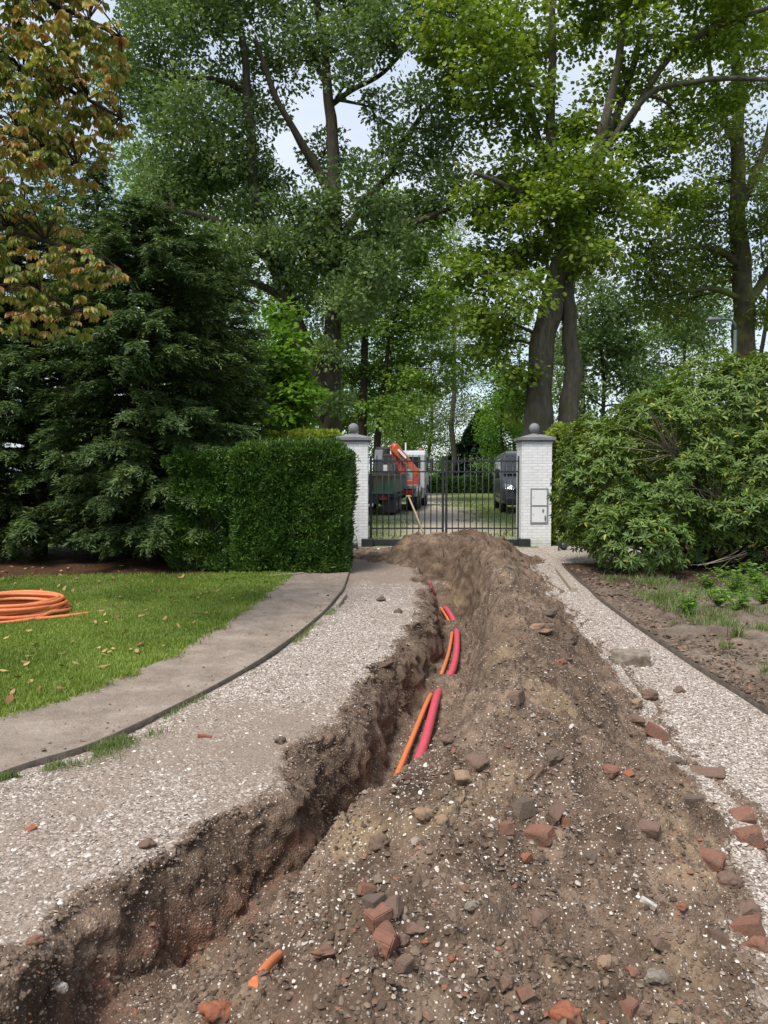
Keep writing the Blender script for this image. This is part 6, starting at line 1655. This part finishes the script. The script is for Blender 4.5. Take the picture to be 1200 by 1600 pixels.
S_ = [
 (1106, 1213, 46, 'brown', 'brick', 'long brown half brick at the right heap foot pointing onto white gravel', -0.45, (1, .42, .3)),
 (1078, 1254, 34, 'dark', 'brick', 'flat dark brown slab just left below the long brown half brick', -0.1, (1, .5, .4)),
 (1160, 1280, 28, 'red', 'brick', 'upper of two loose red brick pieces on the right white gravel', -0.2, (1, .9, .7)),
 (1169, 1314, 38, 'red', 'brick', 'lower and larger of two loose red brick pieces on the right white gravel', -0.3, (1, .7, .6)),
 (1110, 1348, 36, 'red', 'brick', 'red brick piece on the heap edge left below the two loose gravel bricks', -0.6, (1, .6, .55)),
 (1140, 1382, 32, 'brown', 'clod', 'brown lump at the heap edge right below the edge brick', 0.2, (1, .8, .7)),
 (1168, 1428, 34, 'brown', 'clod', 'brown stone above the pinkish brick at the right picture edge', 0.1, (1, .8, .6)),
 (1165, 1456, 42, 'red', 'brick', 'pinkish red brick near the right picture edge low on the heap', -0.5, (1, .6, .55)),
 (1186, 1482, 34, 'red', 'clod', 'rounded reddish stone touching the right picture edge', -0.4, (1, .75, .6)),
 (1014, 1301, 30, 'brown', 'brick', 'reddish brown brick piece alone on the right flank of the heap', -0.7, (1, .65, .6)),
 (952, 1207, 28, 'red', 'clod', 'round dull red stone high on the right flank of the heap', -0.6, (1, .7, .6)),
 (982, 1212, 15, 'orange', 'brick', 'small orange brick chip right of the round dull red stone', 0.2, (1, .8, .6)),
 (860, 1188, 40, 'dark', 'clod', 'large dark brown clod on the heap crest below the trench pipes', 0.0, (1, .7, .5)),
 (815, 1273, 34, 'dark', 'brick', 'dark angular brick stub left of the orange tipped brick', 0.3, (1, .7, .7)),
 (868, 1272, 40, 'brown', 'brick', 'slanting brown brick right of the dark angular stub', 0.9, (1, .45, .4)),
 (884, 1287, 15, 'orange', 'brick', 'bright orange brick tip at the lower end of the slanting brown brick', 0.5, (1, .8, .8)),
 (845, 1310, 38, 'red', 'brick', 'brownish red brick below the dark angular stub', -0.7, (1, .65, .6)),
 (790, 1297, 24, 'red', 'brick', 'small dirty red brick left of the brownish red brick', 0.3, (1, .8, .7)),
 (822, 1343, 17, 'orange', 'clod', 'small orange stone straight below the brownish red brick', 0.0, (1, .9, .8)),
 (1054, 1193, 32, 'dark', 'clod', 'flat dark stone at the right heap foot left of the long half brick', 0.1, (1, .6, .4)),
 (840, 1440, 30, 'brown', 'clod', 'brown clod half sunk in the lower middle of the heap', 0.4, (1, .9, .6)),
 (980, 1578, 28, 'red', 'brick', 'dark red brick at the bottom picture edge right of the orange brick', 0.8, (1, .8, .7)),
 (884, 1592, 42, 'orange', 'clod', 'orange and brown brick lump at the bottom picture edge below the heap middle', 0.2, (1, .7, .7)),
 (1003, 1588, 22, 'brown', 'clod', 'brown pebble beside the dark red brick at the bottom edge', 0.0, (1, .8, .8)),
 (790, 1543, 24, 'brown', 'clod', 'upright brown stone near the bottom of the heap', 1.0, (1, .8, .9)),
 (820, 1556, 22, 'red', 'brick', 'small red brick right of the upright brown stone', 0.5, (1, .8, .7)),
 (1066, 1423, 14, 'orange', 'clod', 'tiny orange pebble on the right side of the heap', 0.0, (1, .8, .7)),
 (592, 1440, 36, 'red', 'brick', 'clean red half brick in the brick cluster by the trench', 0.35, (1, .8, .75)),
 (603, 1476, 50, 'red', 'brick', 'largest brick of the cluster by the trench, reddish brown and tilted', 0.9, (1, .62, .7)),
 (614, 1421, 30, 'brown', 'brick', 'brown brick at the upper right of the brick cluster by the trench', 1.1, (1, .7, .7)),
 (584, 1412, 30, 'dark', 'brick', 'dark brown brick at the back of the brick cluster by the trench', 0.8, (1, .8, .6)),
 (573, 1393, 24, 'red', 'brick', 'small reddish brick above the brick cluster by the trench', 0.5, (1, .7, .6)),
 (631, 1472, 24, 'brown', 'clod', 'small brown stone right of the largest cluster brick', 0.7, (1, .8, .7)),
 (648, 1456, 28, 'brown', 'clod', 'earthy brown lump right of the brick cluster', 0.0, (1, .6, .5)),
 (594, 1325, 36, 'brown', 'clod', 'rounded brown stone on the trench slope above the brick cluster', -0.2, (1, .8, .7)),
 (660, 1278, 32, 'tan', 'clod', 'tan stone on the slope right of the pipe ends', 0.1, (1, .8, .7)),
 (690, 1283, 20, 'tan', 'clod', 'small tan stone next to the tan stone right of the pipe ends', 0.3, (1, .8, .7)),
 (722, 1219, 25, 'tan', 'brick', 'orange tan stone right of the thick red pipe', 0.2, (1, .8, .7)),
 (744, 1196, 42, 'brown', 'clod', 'broad brown clod right of the thick red pipe', -0.1, (1, .7, .5)),
 (505, 1497, 38, 'red', 'clod', 'flat red brick face sunk in the soil left of the brick cluster', 0.3, (1, .8, .35)),
 (632, 1512, 26, 'brown', 'brick', 'brown brick stub below the largest cluster brick', 1.2, (1, .7, .7)),
 (706, 1500, 11, 'orange', 'clod', 'tiny bright orange pebble right of the brick cluster', 0.0, (1, .8, .7)),
 (664, 1477, 10, 'orange', 'clod', 'tiny reddish pebble between cluster and bright orange pebble', 0.0, (1, .8, .7)),
 (338, 1588, 40, 'orange', 'clod', 'orange brick lump at the bottom picture edge in the trench', 0.2, (1, .8, .7)),
 (985, 1037, 56, 'grey', 'brick', 'large grey brown stone block on the right gravel beside the heap', -0.1, (1, .5, .5)),
 (877, 1037, 17, 'orange', 'clod', 'lone bright orange stone on the upper heap crest', 0.0, (1, .7, .6)),
 (806, 1096, 40, 'brown', 'brick', 'long brown brick lying lengthwise on the upper heap', 1.15, (1, .5, .4)),
 (889, 1003, 24, 'dark', 'clod', 'dark clod at the mouth of a hollow on the far heap', 0.4, (1, .8, .8)),
 (860, 960, 28, 'dark', 'clod', 'flat dark clod on the far part of the heap', 0.0, (1, .7, .4)),
 (1015, 1088, 26, 'brown', 'clod', 'brown stone at the heap foot below the large grey block', -0.2, (1, .7, .6)),
 (1062, 1081, 17, 'brown', 'clod', 'small brown stone alone on the right white gravel below the grey block', 0.2, (1, .8, .7)),
 (1027, 1148, 34, 'red', 'brick', 'dirty red brick on the right heap foot above the flat dark stone', -0.4, (1, .7, .5)),
 (994, 1101, 20, 'tan', 'clod', 'tan stone left of the brown stone below the grey block', 0.2, (1, .8, .6)),
 (993, 1128, 30, 'brown', 'clod', 'brown lump above the dirty red brick on the right heap foot', -0.6, (1, .6, .5)),
 (439, 1161, 17, 'dark', 'clod', 'single dark clod on the middle of the left gravel', 0.0, (1, .9, .85)),
 (230, 1322, 22, 'brown', 'clod', 'brown clod on the left lip of the trench', 0.2, (1, .8, .6)),
 (596, 939, 14, 'dark', 'clod', 'small dark clod on the far left gravel', 0.0, (1, .8, .7)),
 (622, 957, 13, 'dark', 'clod', 'small dark clod at the far trench lip', 0.3, (1, .8, .7)),
 (54, 1475, 24, 'red', 'clod', 'red brick crumb at the gravel edge near the lower left corner', 0.2, (1, .8, .6)),
 (320, 1151, 22, 'orange', 'brick', 'flat orange brick sliver on the left gravel', 0.05, (1, .4, .15)),
 (47, 1297, 16, 'orange', 'brick', 'orange brick chip on the left gravel by the left picture edge', 0.3, (1, .7, .3)),
 (570, 1206, 14, 'orange', 'brick', 'orange brick chip sticking out of the steep trench wall', 1.2, (1, .6, .6)),
 (840, 985, 44, 'tan', 'clod', 'sandy yellow brown lump on the far heap above the hollow', 0.0, (1, .5, .35)),
 (600, 1040, 30, 'brown', 'brick', 'flat brown fragment on the left trench shoulder', 0.1, (1, .5, .25)),
 (700, 1160, 20, 'brown', 'clod', 'brown clod close to the right side of the thick red pipe', 0.0, (1, .8, .7)),
 (737, 1420, 22, 'grey', 'clod', 'grey stone on the heap slope right above the brick cluster', 0.3, (1, .7, .6)),
 (922, 1345, 24, 'dark', 'clod', 'dark clod in the shaded furrow on the heap', 0.6, (1, .8, .7)),
 (1030, 1480, 24, 'brown', 'brick', 'dull brown brick low on the right of the heap', 0.2, (1, .7, .6)),
 (1120, 1468, 26, 'brown', 'brick', 'greyish pink brick left of the pinkish red brick', 0.0, (1, .8, .6)),
 (945, 1510, 24, 'tan', 'clod', 'yellowish sandy stone low in the middle of the heap', 0.5, (1, .8, .7)),
 (990, 1525, 22, 'red', 'clod', 'small reddish stone right of the yellowish sandy stone', 0.2, (1, .7, .7)),
 (1028, 1532, 34, 'grey', 'clod', 'olive grey stone near the bottom right of the heap', 0.3, (1, .7, .5)),
 (1013, 1413, 22, 'white', 'brick', 'long pale stone chip on the right side of the heap', -0.5, (1, .35, .3)),
 (95, 1548, 18, 'white', 'clod', 'round pale pebble at the lower left corner', 0.0, (1, .8, .7)),
]
for q in S_:
    stone(q[0], q[1], q[2] * 0.95, q[3], q[4], q[5], None, q[6], q[7])

# ------------------------------------------------------------------ shovel stuck in the far mound
def shovel():
    b_ = hit(663, 838, 12, 16)
    t = at(638.5, 776, b_.y + 0.55)
    root = thing('shovel', 'shovel with worn wooden handle stuck upright in the soil before the gate', 'shovel', b_)
    d = (t - b_); n = d.normalized()
    M_W = plain("worn_wood_handle", (0.33, 0.24, 0.15), 0.7, var=0.3, scale=20)
    MB().tube([tuple(-n * 0.12), tuple(d * 0.5 + Vector((0.008, 0, 0))), tuple(d)], [0.02, 0.018, 0.018], 10).build('handle', M_W, root)
    MB().tube([tuple(d + Vector((-0.055, 0, 0.0))), tuple(d + Vector((0.0, 0, 0.012))), tuple(d + Vector((0.055, 0, 0.0)))], 0.02, 10).build('grip', M_W, root)
    sx = Vector((1, 0, 0)); V = []
    for s, off in ((0.0, -0.08), (0.0, -0.1)):
        pass
    M = Matrix.Translation(-n * 0.1) @ n.to_track_quat('Z', 'Y').to_matrix().to_4x4()
    mb = MB()
    V = [(-0.1, 0.0, 0), (-0.05, 0.02, 0), (0.05, 0.02, 0), (0.1, 0.0, 0), (-0.1, 0.0, -0.2), (-0.05, 0.03, -0.2), (0.05, 0.03, -0.2), (0.1, 0, -0.2), (-0.02, 0.01, -0.29), (0.02, 0.01, -0.29)]
    V2 = [(x, y + 0.006, z) for x, y, z in V]
    Fq = [[0, 1, 5, 4], [1, 2, 6, 5], [2, 3, 7, 6], [4, 5, 8], [5, 6, 9, 8], [6, 7, 9]]
    n0 = len(V)
    edge = [0, 1, 2, 3, 7, 9, 8, 4]
    Fa = Fq + [[i + n0 for i in f][::-1] for f in Fq] + [[edge[i], edge[(i + 1) % 8], edge[(i + 1) % 8] + n0, edge[i] + n0] for i in range(8)]
    mb.add(V + V2, Fa, M).build('blade', plain("worn_steel", (0.25, 0.24, 0.23), 0.5, 0.6, var=0.3), root)
shovel()

# ------------------------------------------------------------------ grass on the lawn and tufts
def blades(name, P, H, W, mat, label, lean=0.45, rn=None, kind='stuff', parent=None):
    n = len(P)
    a = RNG.uniform(0, 2 * pi, n); ln = np.abs(RNG.normal(0, lean, n))
    up = np.stack([np.cos(a) * ln, np.sin(a) * ln, np.ones(n)], -1); up = unit(up) * H[:, None]
    b2 = a + RNG.uniform(0.8, 2.4, n); sd = np.stack([np.cos(b2), np.sin(b2), 0 * a], -1) * W[:, None] * 0.5
    mid = P + up * 0.55 + np.array([0, 0, 0.0]); tip = P + up + np.stack([np.cos(a), np.sin(a), -0.4 + 0 * a], -1) * (H * ln * 0.35)[:, None]
    V = np.stack([P - sd, P + sd, mid + sd * 0.8, mid - sd * 0.8, tip], 1).reshape(-1, 3)
    k = np.arange(n)[:, None] * 5
    Fq = k + np.array([[0, 1, 2, 3]]); Ft = k + np.array([[3, 2, 4]])
    rn = RNG.uniform(0, 1, n) if rn is None else rn
    o = np_mesh(name, V, [Fq, Ft], mat, parent, dict(rnd=np.repeat(np.clip(rn, 0, 1), 5)))
    if kind: tag(o, label, None, None, kind)
    return o
G_GRASS = leaf_mat("lawn_grass", [(0, (0.12, 0.17, 0.028)), (0.5, (0.21, 0.285, 0.05)), (0.85, (0.28, 0.36, 0.075)), (0.95, (0.26, 0.31, 0.08)), (1, (0.34, 0.3, 0.15))], 0.3)
G_TUFT = leaf_mat("rough_grass", [(0, (0.08, 0.13, 0.035)), (0.5, (0.14, 0.2, 0.055)), (1, (0.26, 0.27, 0.13))], 0.3)
G_WEED = leaf_mat("weed_leaf", [(0, (0.08, 0.17, 0.03)), (0.5, (0.15, 0.28, 0.055)), (1, (0.26, 0.4, 0.11))], 0.4)
def lawn_grass():
    n = 300000
    Y = 4.2 * (13.2 / 4.2) ** RNG.uniform(0, 1, n)
    X = -0.5 * Y - 0.9 + RNG.uniform(0, 1, n) * (0.5 * Y + 0.9)
    ed = X_LAWN(Y) + 0.05 * vnoise(Y * 2.1, Y * 0 + 0.3, seed=77) + 0.025 * vnoise(Y * 7, Y * 0 + 0.3, seed=78)
    lim = 12.15 + 0.3 * vnoise(X * 1.5, Y * 1.5, seed=80) - 0.25 * np.clip(-4.2 - X, 0, 3) + 0.5 * np.clip(X + 3.4, 0, 2)
    pr = np.clip(sstep(0.12, -0.1, X - ed - 0.06 * vnoise(X * 6, Y * 6, seed=101)), 0, 1) * np.clip(sstep(0.35, -0.3, Y - lim), 0.0, 1)
    k = RNG.uniform(0, 1, n) < pr
    X, Y = X[k], Y[k]
    tone = 0.45 + 0.35 * fbm(X * 1.2, Y * 1.2, seed=102, oct=3) + RNG.normal(0, 0.2, len(X))
    H = RNG.uniform(0.025, 0.055, len(X)) * (1 + 0.3 * vnoise(X * 3, Y * 3, seed=103))
    blades('lawn_grass', np.stack([X, Y, np.full(len(X), Z_STRIP)], -1), H, 0.0035 + 0.00062 * Y, G_GRASS, 'short green grass of the lawn', 0.6, tone)
lawn_grass()
def verge():
    P = []
    for y0, y1, n, off in ((3.6, 4.95, 5200, 0.06), (4.9, 5.6, 260, 0.05), (6.0, 6.7, 220, 0.05), (7.4, 8.4, 420, 0.06), (8.8, 9.8, 400, 0.06), (2.5, 3.6, 2000, 0.08)):
        y = RNG.uniform(y0, y1, n); d = np.abs(RNG.normal(0, 1, n)) * off * (0.6 + 0.5 * vnoise(y * 3, y * 0, seed=104)) * (2.3 if n > 1500 else 1)
        P.append(np.stack([X_L(y) + 0.03 + d, y, np.full(n, 0.0)], -1))
    P = np.vstack(P); k = (vnoise(P[:, 0] * 5, P[:, 1] * 5, seed=105) > -0.25)
    P = P[k]
    blades('verge_grass', P, RNG.uniform(0.02, 0.055, len(P)), np.full(len(P), 0.0045), G_TUFT, 'thin grass growing along the left edging board', 0.7)
    n = 26000
    X, Y = RNG.uniform(-4, 9, n), 18.6 * (48 / 18.6) ** RNG.uniform(0, 1, n)
    k = np.abs(X - 1.7 - 0.03 * (Y - 20)) > 1.2 + 1.3 * vnoise(X * 0.6, Y * 0.6, seed=106)
    X, Y = X[k], Y[k]
    blades('yard_grass', np.stack([X, Y, 0 * X], -1), RNG.uniform(0.03, 0.09, len(X)), 0.004 + 0.0011 * Y * 0.7, G_TUFT, 'rough grass beside the track beyond the gate', 0.7)
    # rough grass on the bed at the right
    n = 22000
    X, Y = RNG.uniform(3.3, 7.0, n), RNG.uniform(7.4, 11.8, n)
    k = (vnoise(X * 1.7, Y * 1.7, seed=107) + 0.25 * vnoise(X * 6, Y * 6, seed=108)) > 0.1
    X, Y = X[k], Y[k]
    blades('bed_grass', np.stack([X, Y, np.full(len(X), Z_BED)], -1), RNG.uniform(0.04, 0.13, len(X)), np.full(len(X), 0.008), G_TUFT, 'sparse rough grass on the right planting bed', 0.6)
verge()
# countable grass clumps and leafy weeds in the bed
def grass_clump(px, py, h, n, label):
    b_ = gp(px, py, Z_BED)
    a = RNG.uniform(0, 2 * pi, n); r = np.abs(RNG.normal(0, 0.04, n)).clip(0, 0.09)
    P = np.stack([r * np.cos(a) + b_.x, r * np.sin(a) + b_.y, np.full(n, b_.z)], -1)
    o = blades('grass_clump', P, h * RNG.uniform(0.5, 1.1, n), np.full(n, 0.009), G_TUFT, None, 0.6, kind=None)
    tag(o, label, 'grass')
def weed(px, py, h, ns, label):
    b_ = gp(px, py, Z_BED)
    root = thing('leafy_weed', label, 'weed', b_)
    mb = MB(); Ps, Ds, Ns, Ls, Rn = [], [], [], [], []
    for s in range(ns):
        a = RNG.uniform(0, 2 * pi); rad = abs(RNG.normal(0, 0.14)); hh = h * RNG.uniform(0.5, 1.1)
        p0 = np.array([0.012 * cos(a), 0.012 * sin(a), -0.01]); p1 = np.array([rad * cos(a) + RNG.normal(0, 0.04), rad * sin(a) + RNG.normal(0, 0.04), hh])
        mb.tube([tuple(p0), tuple((p0 + p1) / 2 + RNG.normal(0, 0.01, 3)), tuple(p1)], [0.009, 0.004, 0.003], 4, caps=False)
        for k in range(int(5 + hh * 26)):
            u = RNG.uniform(0.2, 1.0); an = k * 2.4 + RNG.normal(0, 0.3)
            d = np.array([cos(an), sin(an), 0.35])
            Ps.append(p0 + (p1 - p0) * u); Ds.append(d); Ns.append(np.array([0, 0, 1.0]) + RNG.normal(0, 0.2, 3)); Ls.append(RNG.uniform(0.05, 0.1) * (1.2 - 0.4 * u)); Rn.append(RNG.uniform(0, 1) * 0.7 + 0.3 * u)
    mb.build('stem', G_TUFT, root, fix=False)
    leaf_obj('foliage', np.array(Ps), np.array(Ds), np.array(Ns), np.array(Ls), np.array(Ls) * 0.42, np.array(Rn), G_WEED, root, 'oval')
WEEDS = [
 (1075, 962, 0.27, 9, 'leafy light green weed farthest left in the right bed'),
 (1122, 945, 0.2, 8, 'small leafy weed right of the farthest left weed'),
 (1105, 922, 0.22, 6, 'weed below the rhododendron behind the front weeds'),
 (1150, 930, 0.3, 9, 'tall pale green weed in the middle of the weed patch'),
 (1178, 918, 0.32, 9, 'tall weed towards the right picture edge under the shrub'),
 (1195, 945, 0.3, 9, 'bushy weed cut by the right picture edge'),
 (1160, 958, 0.24, 8, 'bushy low weed in front of the tall pale one'),
 (1130, 905, 0.2, 6, 'dark weed in the shade under the rhododendron'),
 (1168, 900, 0.22, 7, 'second shaded weed under the rhododendron nearer the edge'),
 (1225, 925, 0.3, 8, 'weed just beyond the right picture edge')]
for w in WEEDS: weed(w[0], w[1], w[2] * 1.15, w[3] + 4, w[4])
for q in ((1030, 940, 0.2, 70, 'thin grass clump left of the leafy weeds'), (1150, 1000, 0.2, 90, 'grass clump in bare soil in front of the weeds'), (1192, 992, 0.17, 70, 'grass clump close to the right picture edge'),
          (1055, 980, 0.1, 50, 'short grass tuft in front of the farthest left weed'), (1130, 1015, 0.15, 40, 'wispy grass tuft lowest in the right bed'), (1015, 915, 0.14, 60, 'grass tuft at the foot of the rhododendron'), (1195, 1055, 0.14, 40, 'single tuft by the edging at the right picture edge')):
    grass_clump(*q)

# ------------------------------------------------------------------ fallen leaves
def fallen_leaves():
    mats = [plain("dead_leaf_tan", (0.34, 0.2, 0.09), 0.8, var=0.3, scale=30), plain("dead_leaf_brown", (0.2, 0.09, 0.04), 0.8, var=0.3, scale=30), plain("dead_leaf_yellow", (0.42, 0.28, 0.1), 0.8, var=0.3, scale=30)]
    words = ['pale tan', 'dark brown', 'yellowish']
    proto = []
    for i, m in enumerate(mats):
        tv = np.array([(-0.5, 0, 0.05), (-0.25, 0.24, 0.1), (0.15, 0.28, 0.02), (0.55, 0.02, 0.12), (0.15, -0.26, 0.08), (-0.25, -0.22, 0.0), (0, 0.02, 0.0)])
        tf = [np.array([[6, 0, 5], [6, 5, 4], [6, 4, 3], [6, 3, 2], [6, 2, 1], [6, 1, 0]])]
        proto.append(np_mesh('fallen_leaf', tv, tf, m))
    g = np.random.default_rng(44); used = [False] * 3
    n = 0
    while n < 200:
        if n < 140:
            px, py = g.uniform(0, 420), 905 + 205 * g.uniform() ** 1.4
            px = px * (1 - 0.0018 * max(0, py - 950)); 
        else: px, py = g.uniform(0, 230), g.uniform(884, 915)
        p = gp(px, py, Z_STRIP)
        if p.x > X_LAWN(p.y) - 0.06 or p.y > 13.4: continue
        k = int(g.choice([0, 1, 2], p=[0.5, 0.28, 0.22]))
        o = proto[k] if not used[k] else proto[k].copy()
        if used[k]: COL.objects.link(o)
        used[k] = True
        s = g.uniform(0.05, 0.11)
        o.scale = (s, s * g.uniform(0.6, 1.0), s)
        o.location = (p.x, p.y, Z_STRIP + 0.04 + g.uniform(-0.012, 0.01) if n < 140 else Z_STRIP + 0.012)
        o.rotation_euler = (g.normal(0, 0.3), g.normal(0, 0.3), g.uniform(0, 6.28))
        tag(o, words[k] + ' fallen leaf lying on the lawn at the left', 'leaf', words[k] + ' fallen leaves on the lawn')
        n += 1
fallen_leaves()

# a board along the hedge foot, old kerb timber by the right edging, gravel apron at the right pillar
M_PLANK = plain("grey_wood", (0.3, 0.25, 0.19), 0.85, var=0.3, scale=16, bump=0.3)
def board(a, b_, w, h, name, label, mat, cat):
    A, B = Vector(a), Vector(b_); d = B - A; ang = math.atan2(d.y, d.x)
    o = MB().box((0, -w / 2, 0), (d.length, w / 2, h), bevel=0.004).build(name, mat)
    o.location = A; o.rotation_euler = (0, 0, ang)
    tag(o, label, cat)
board(gp(418, 902, Z_STRIP), gp(474, 897, Z_STRIP), 0.05, 0.03, 'wooden_lath', 'thin pale wooden lath on the grass at the foot of the clipped hedge', M_PLANK, 'lath')
board(gp(897, 926, 0.0), gp(872, 893, 0.0), 0.09, 0.07, 'timber_offcut', 'grey timber offcut lying on gravel along the right edging', M_PLANK, 'timber')
board(gp(540, 932, 0.0), gp(527, 950, 0.0), 0.04, 0.05, 'wooden_peg', 'short wooden peg beside the left edging near the hedge', M_PLANK, 'wooden peg')
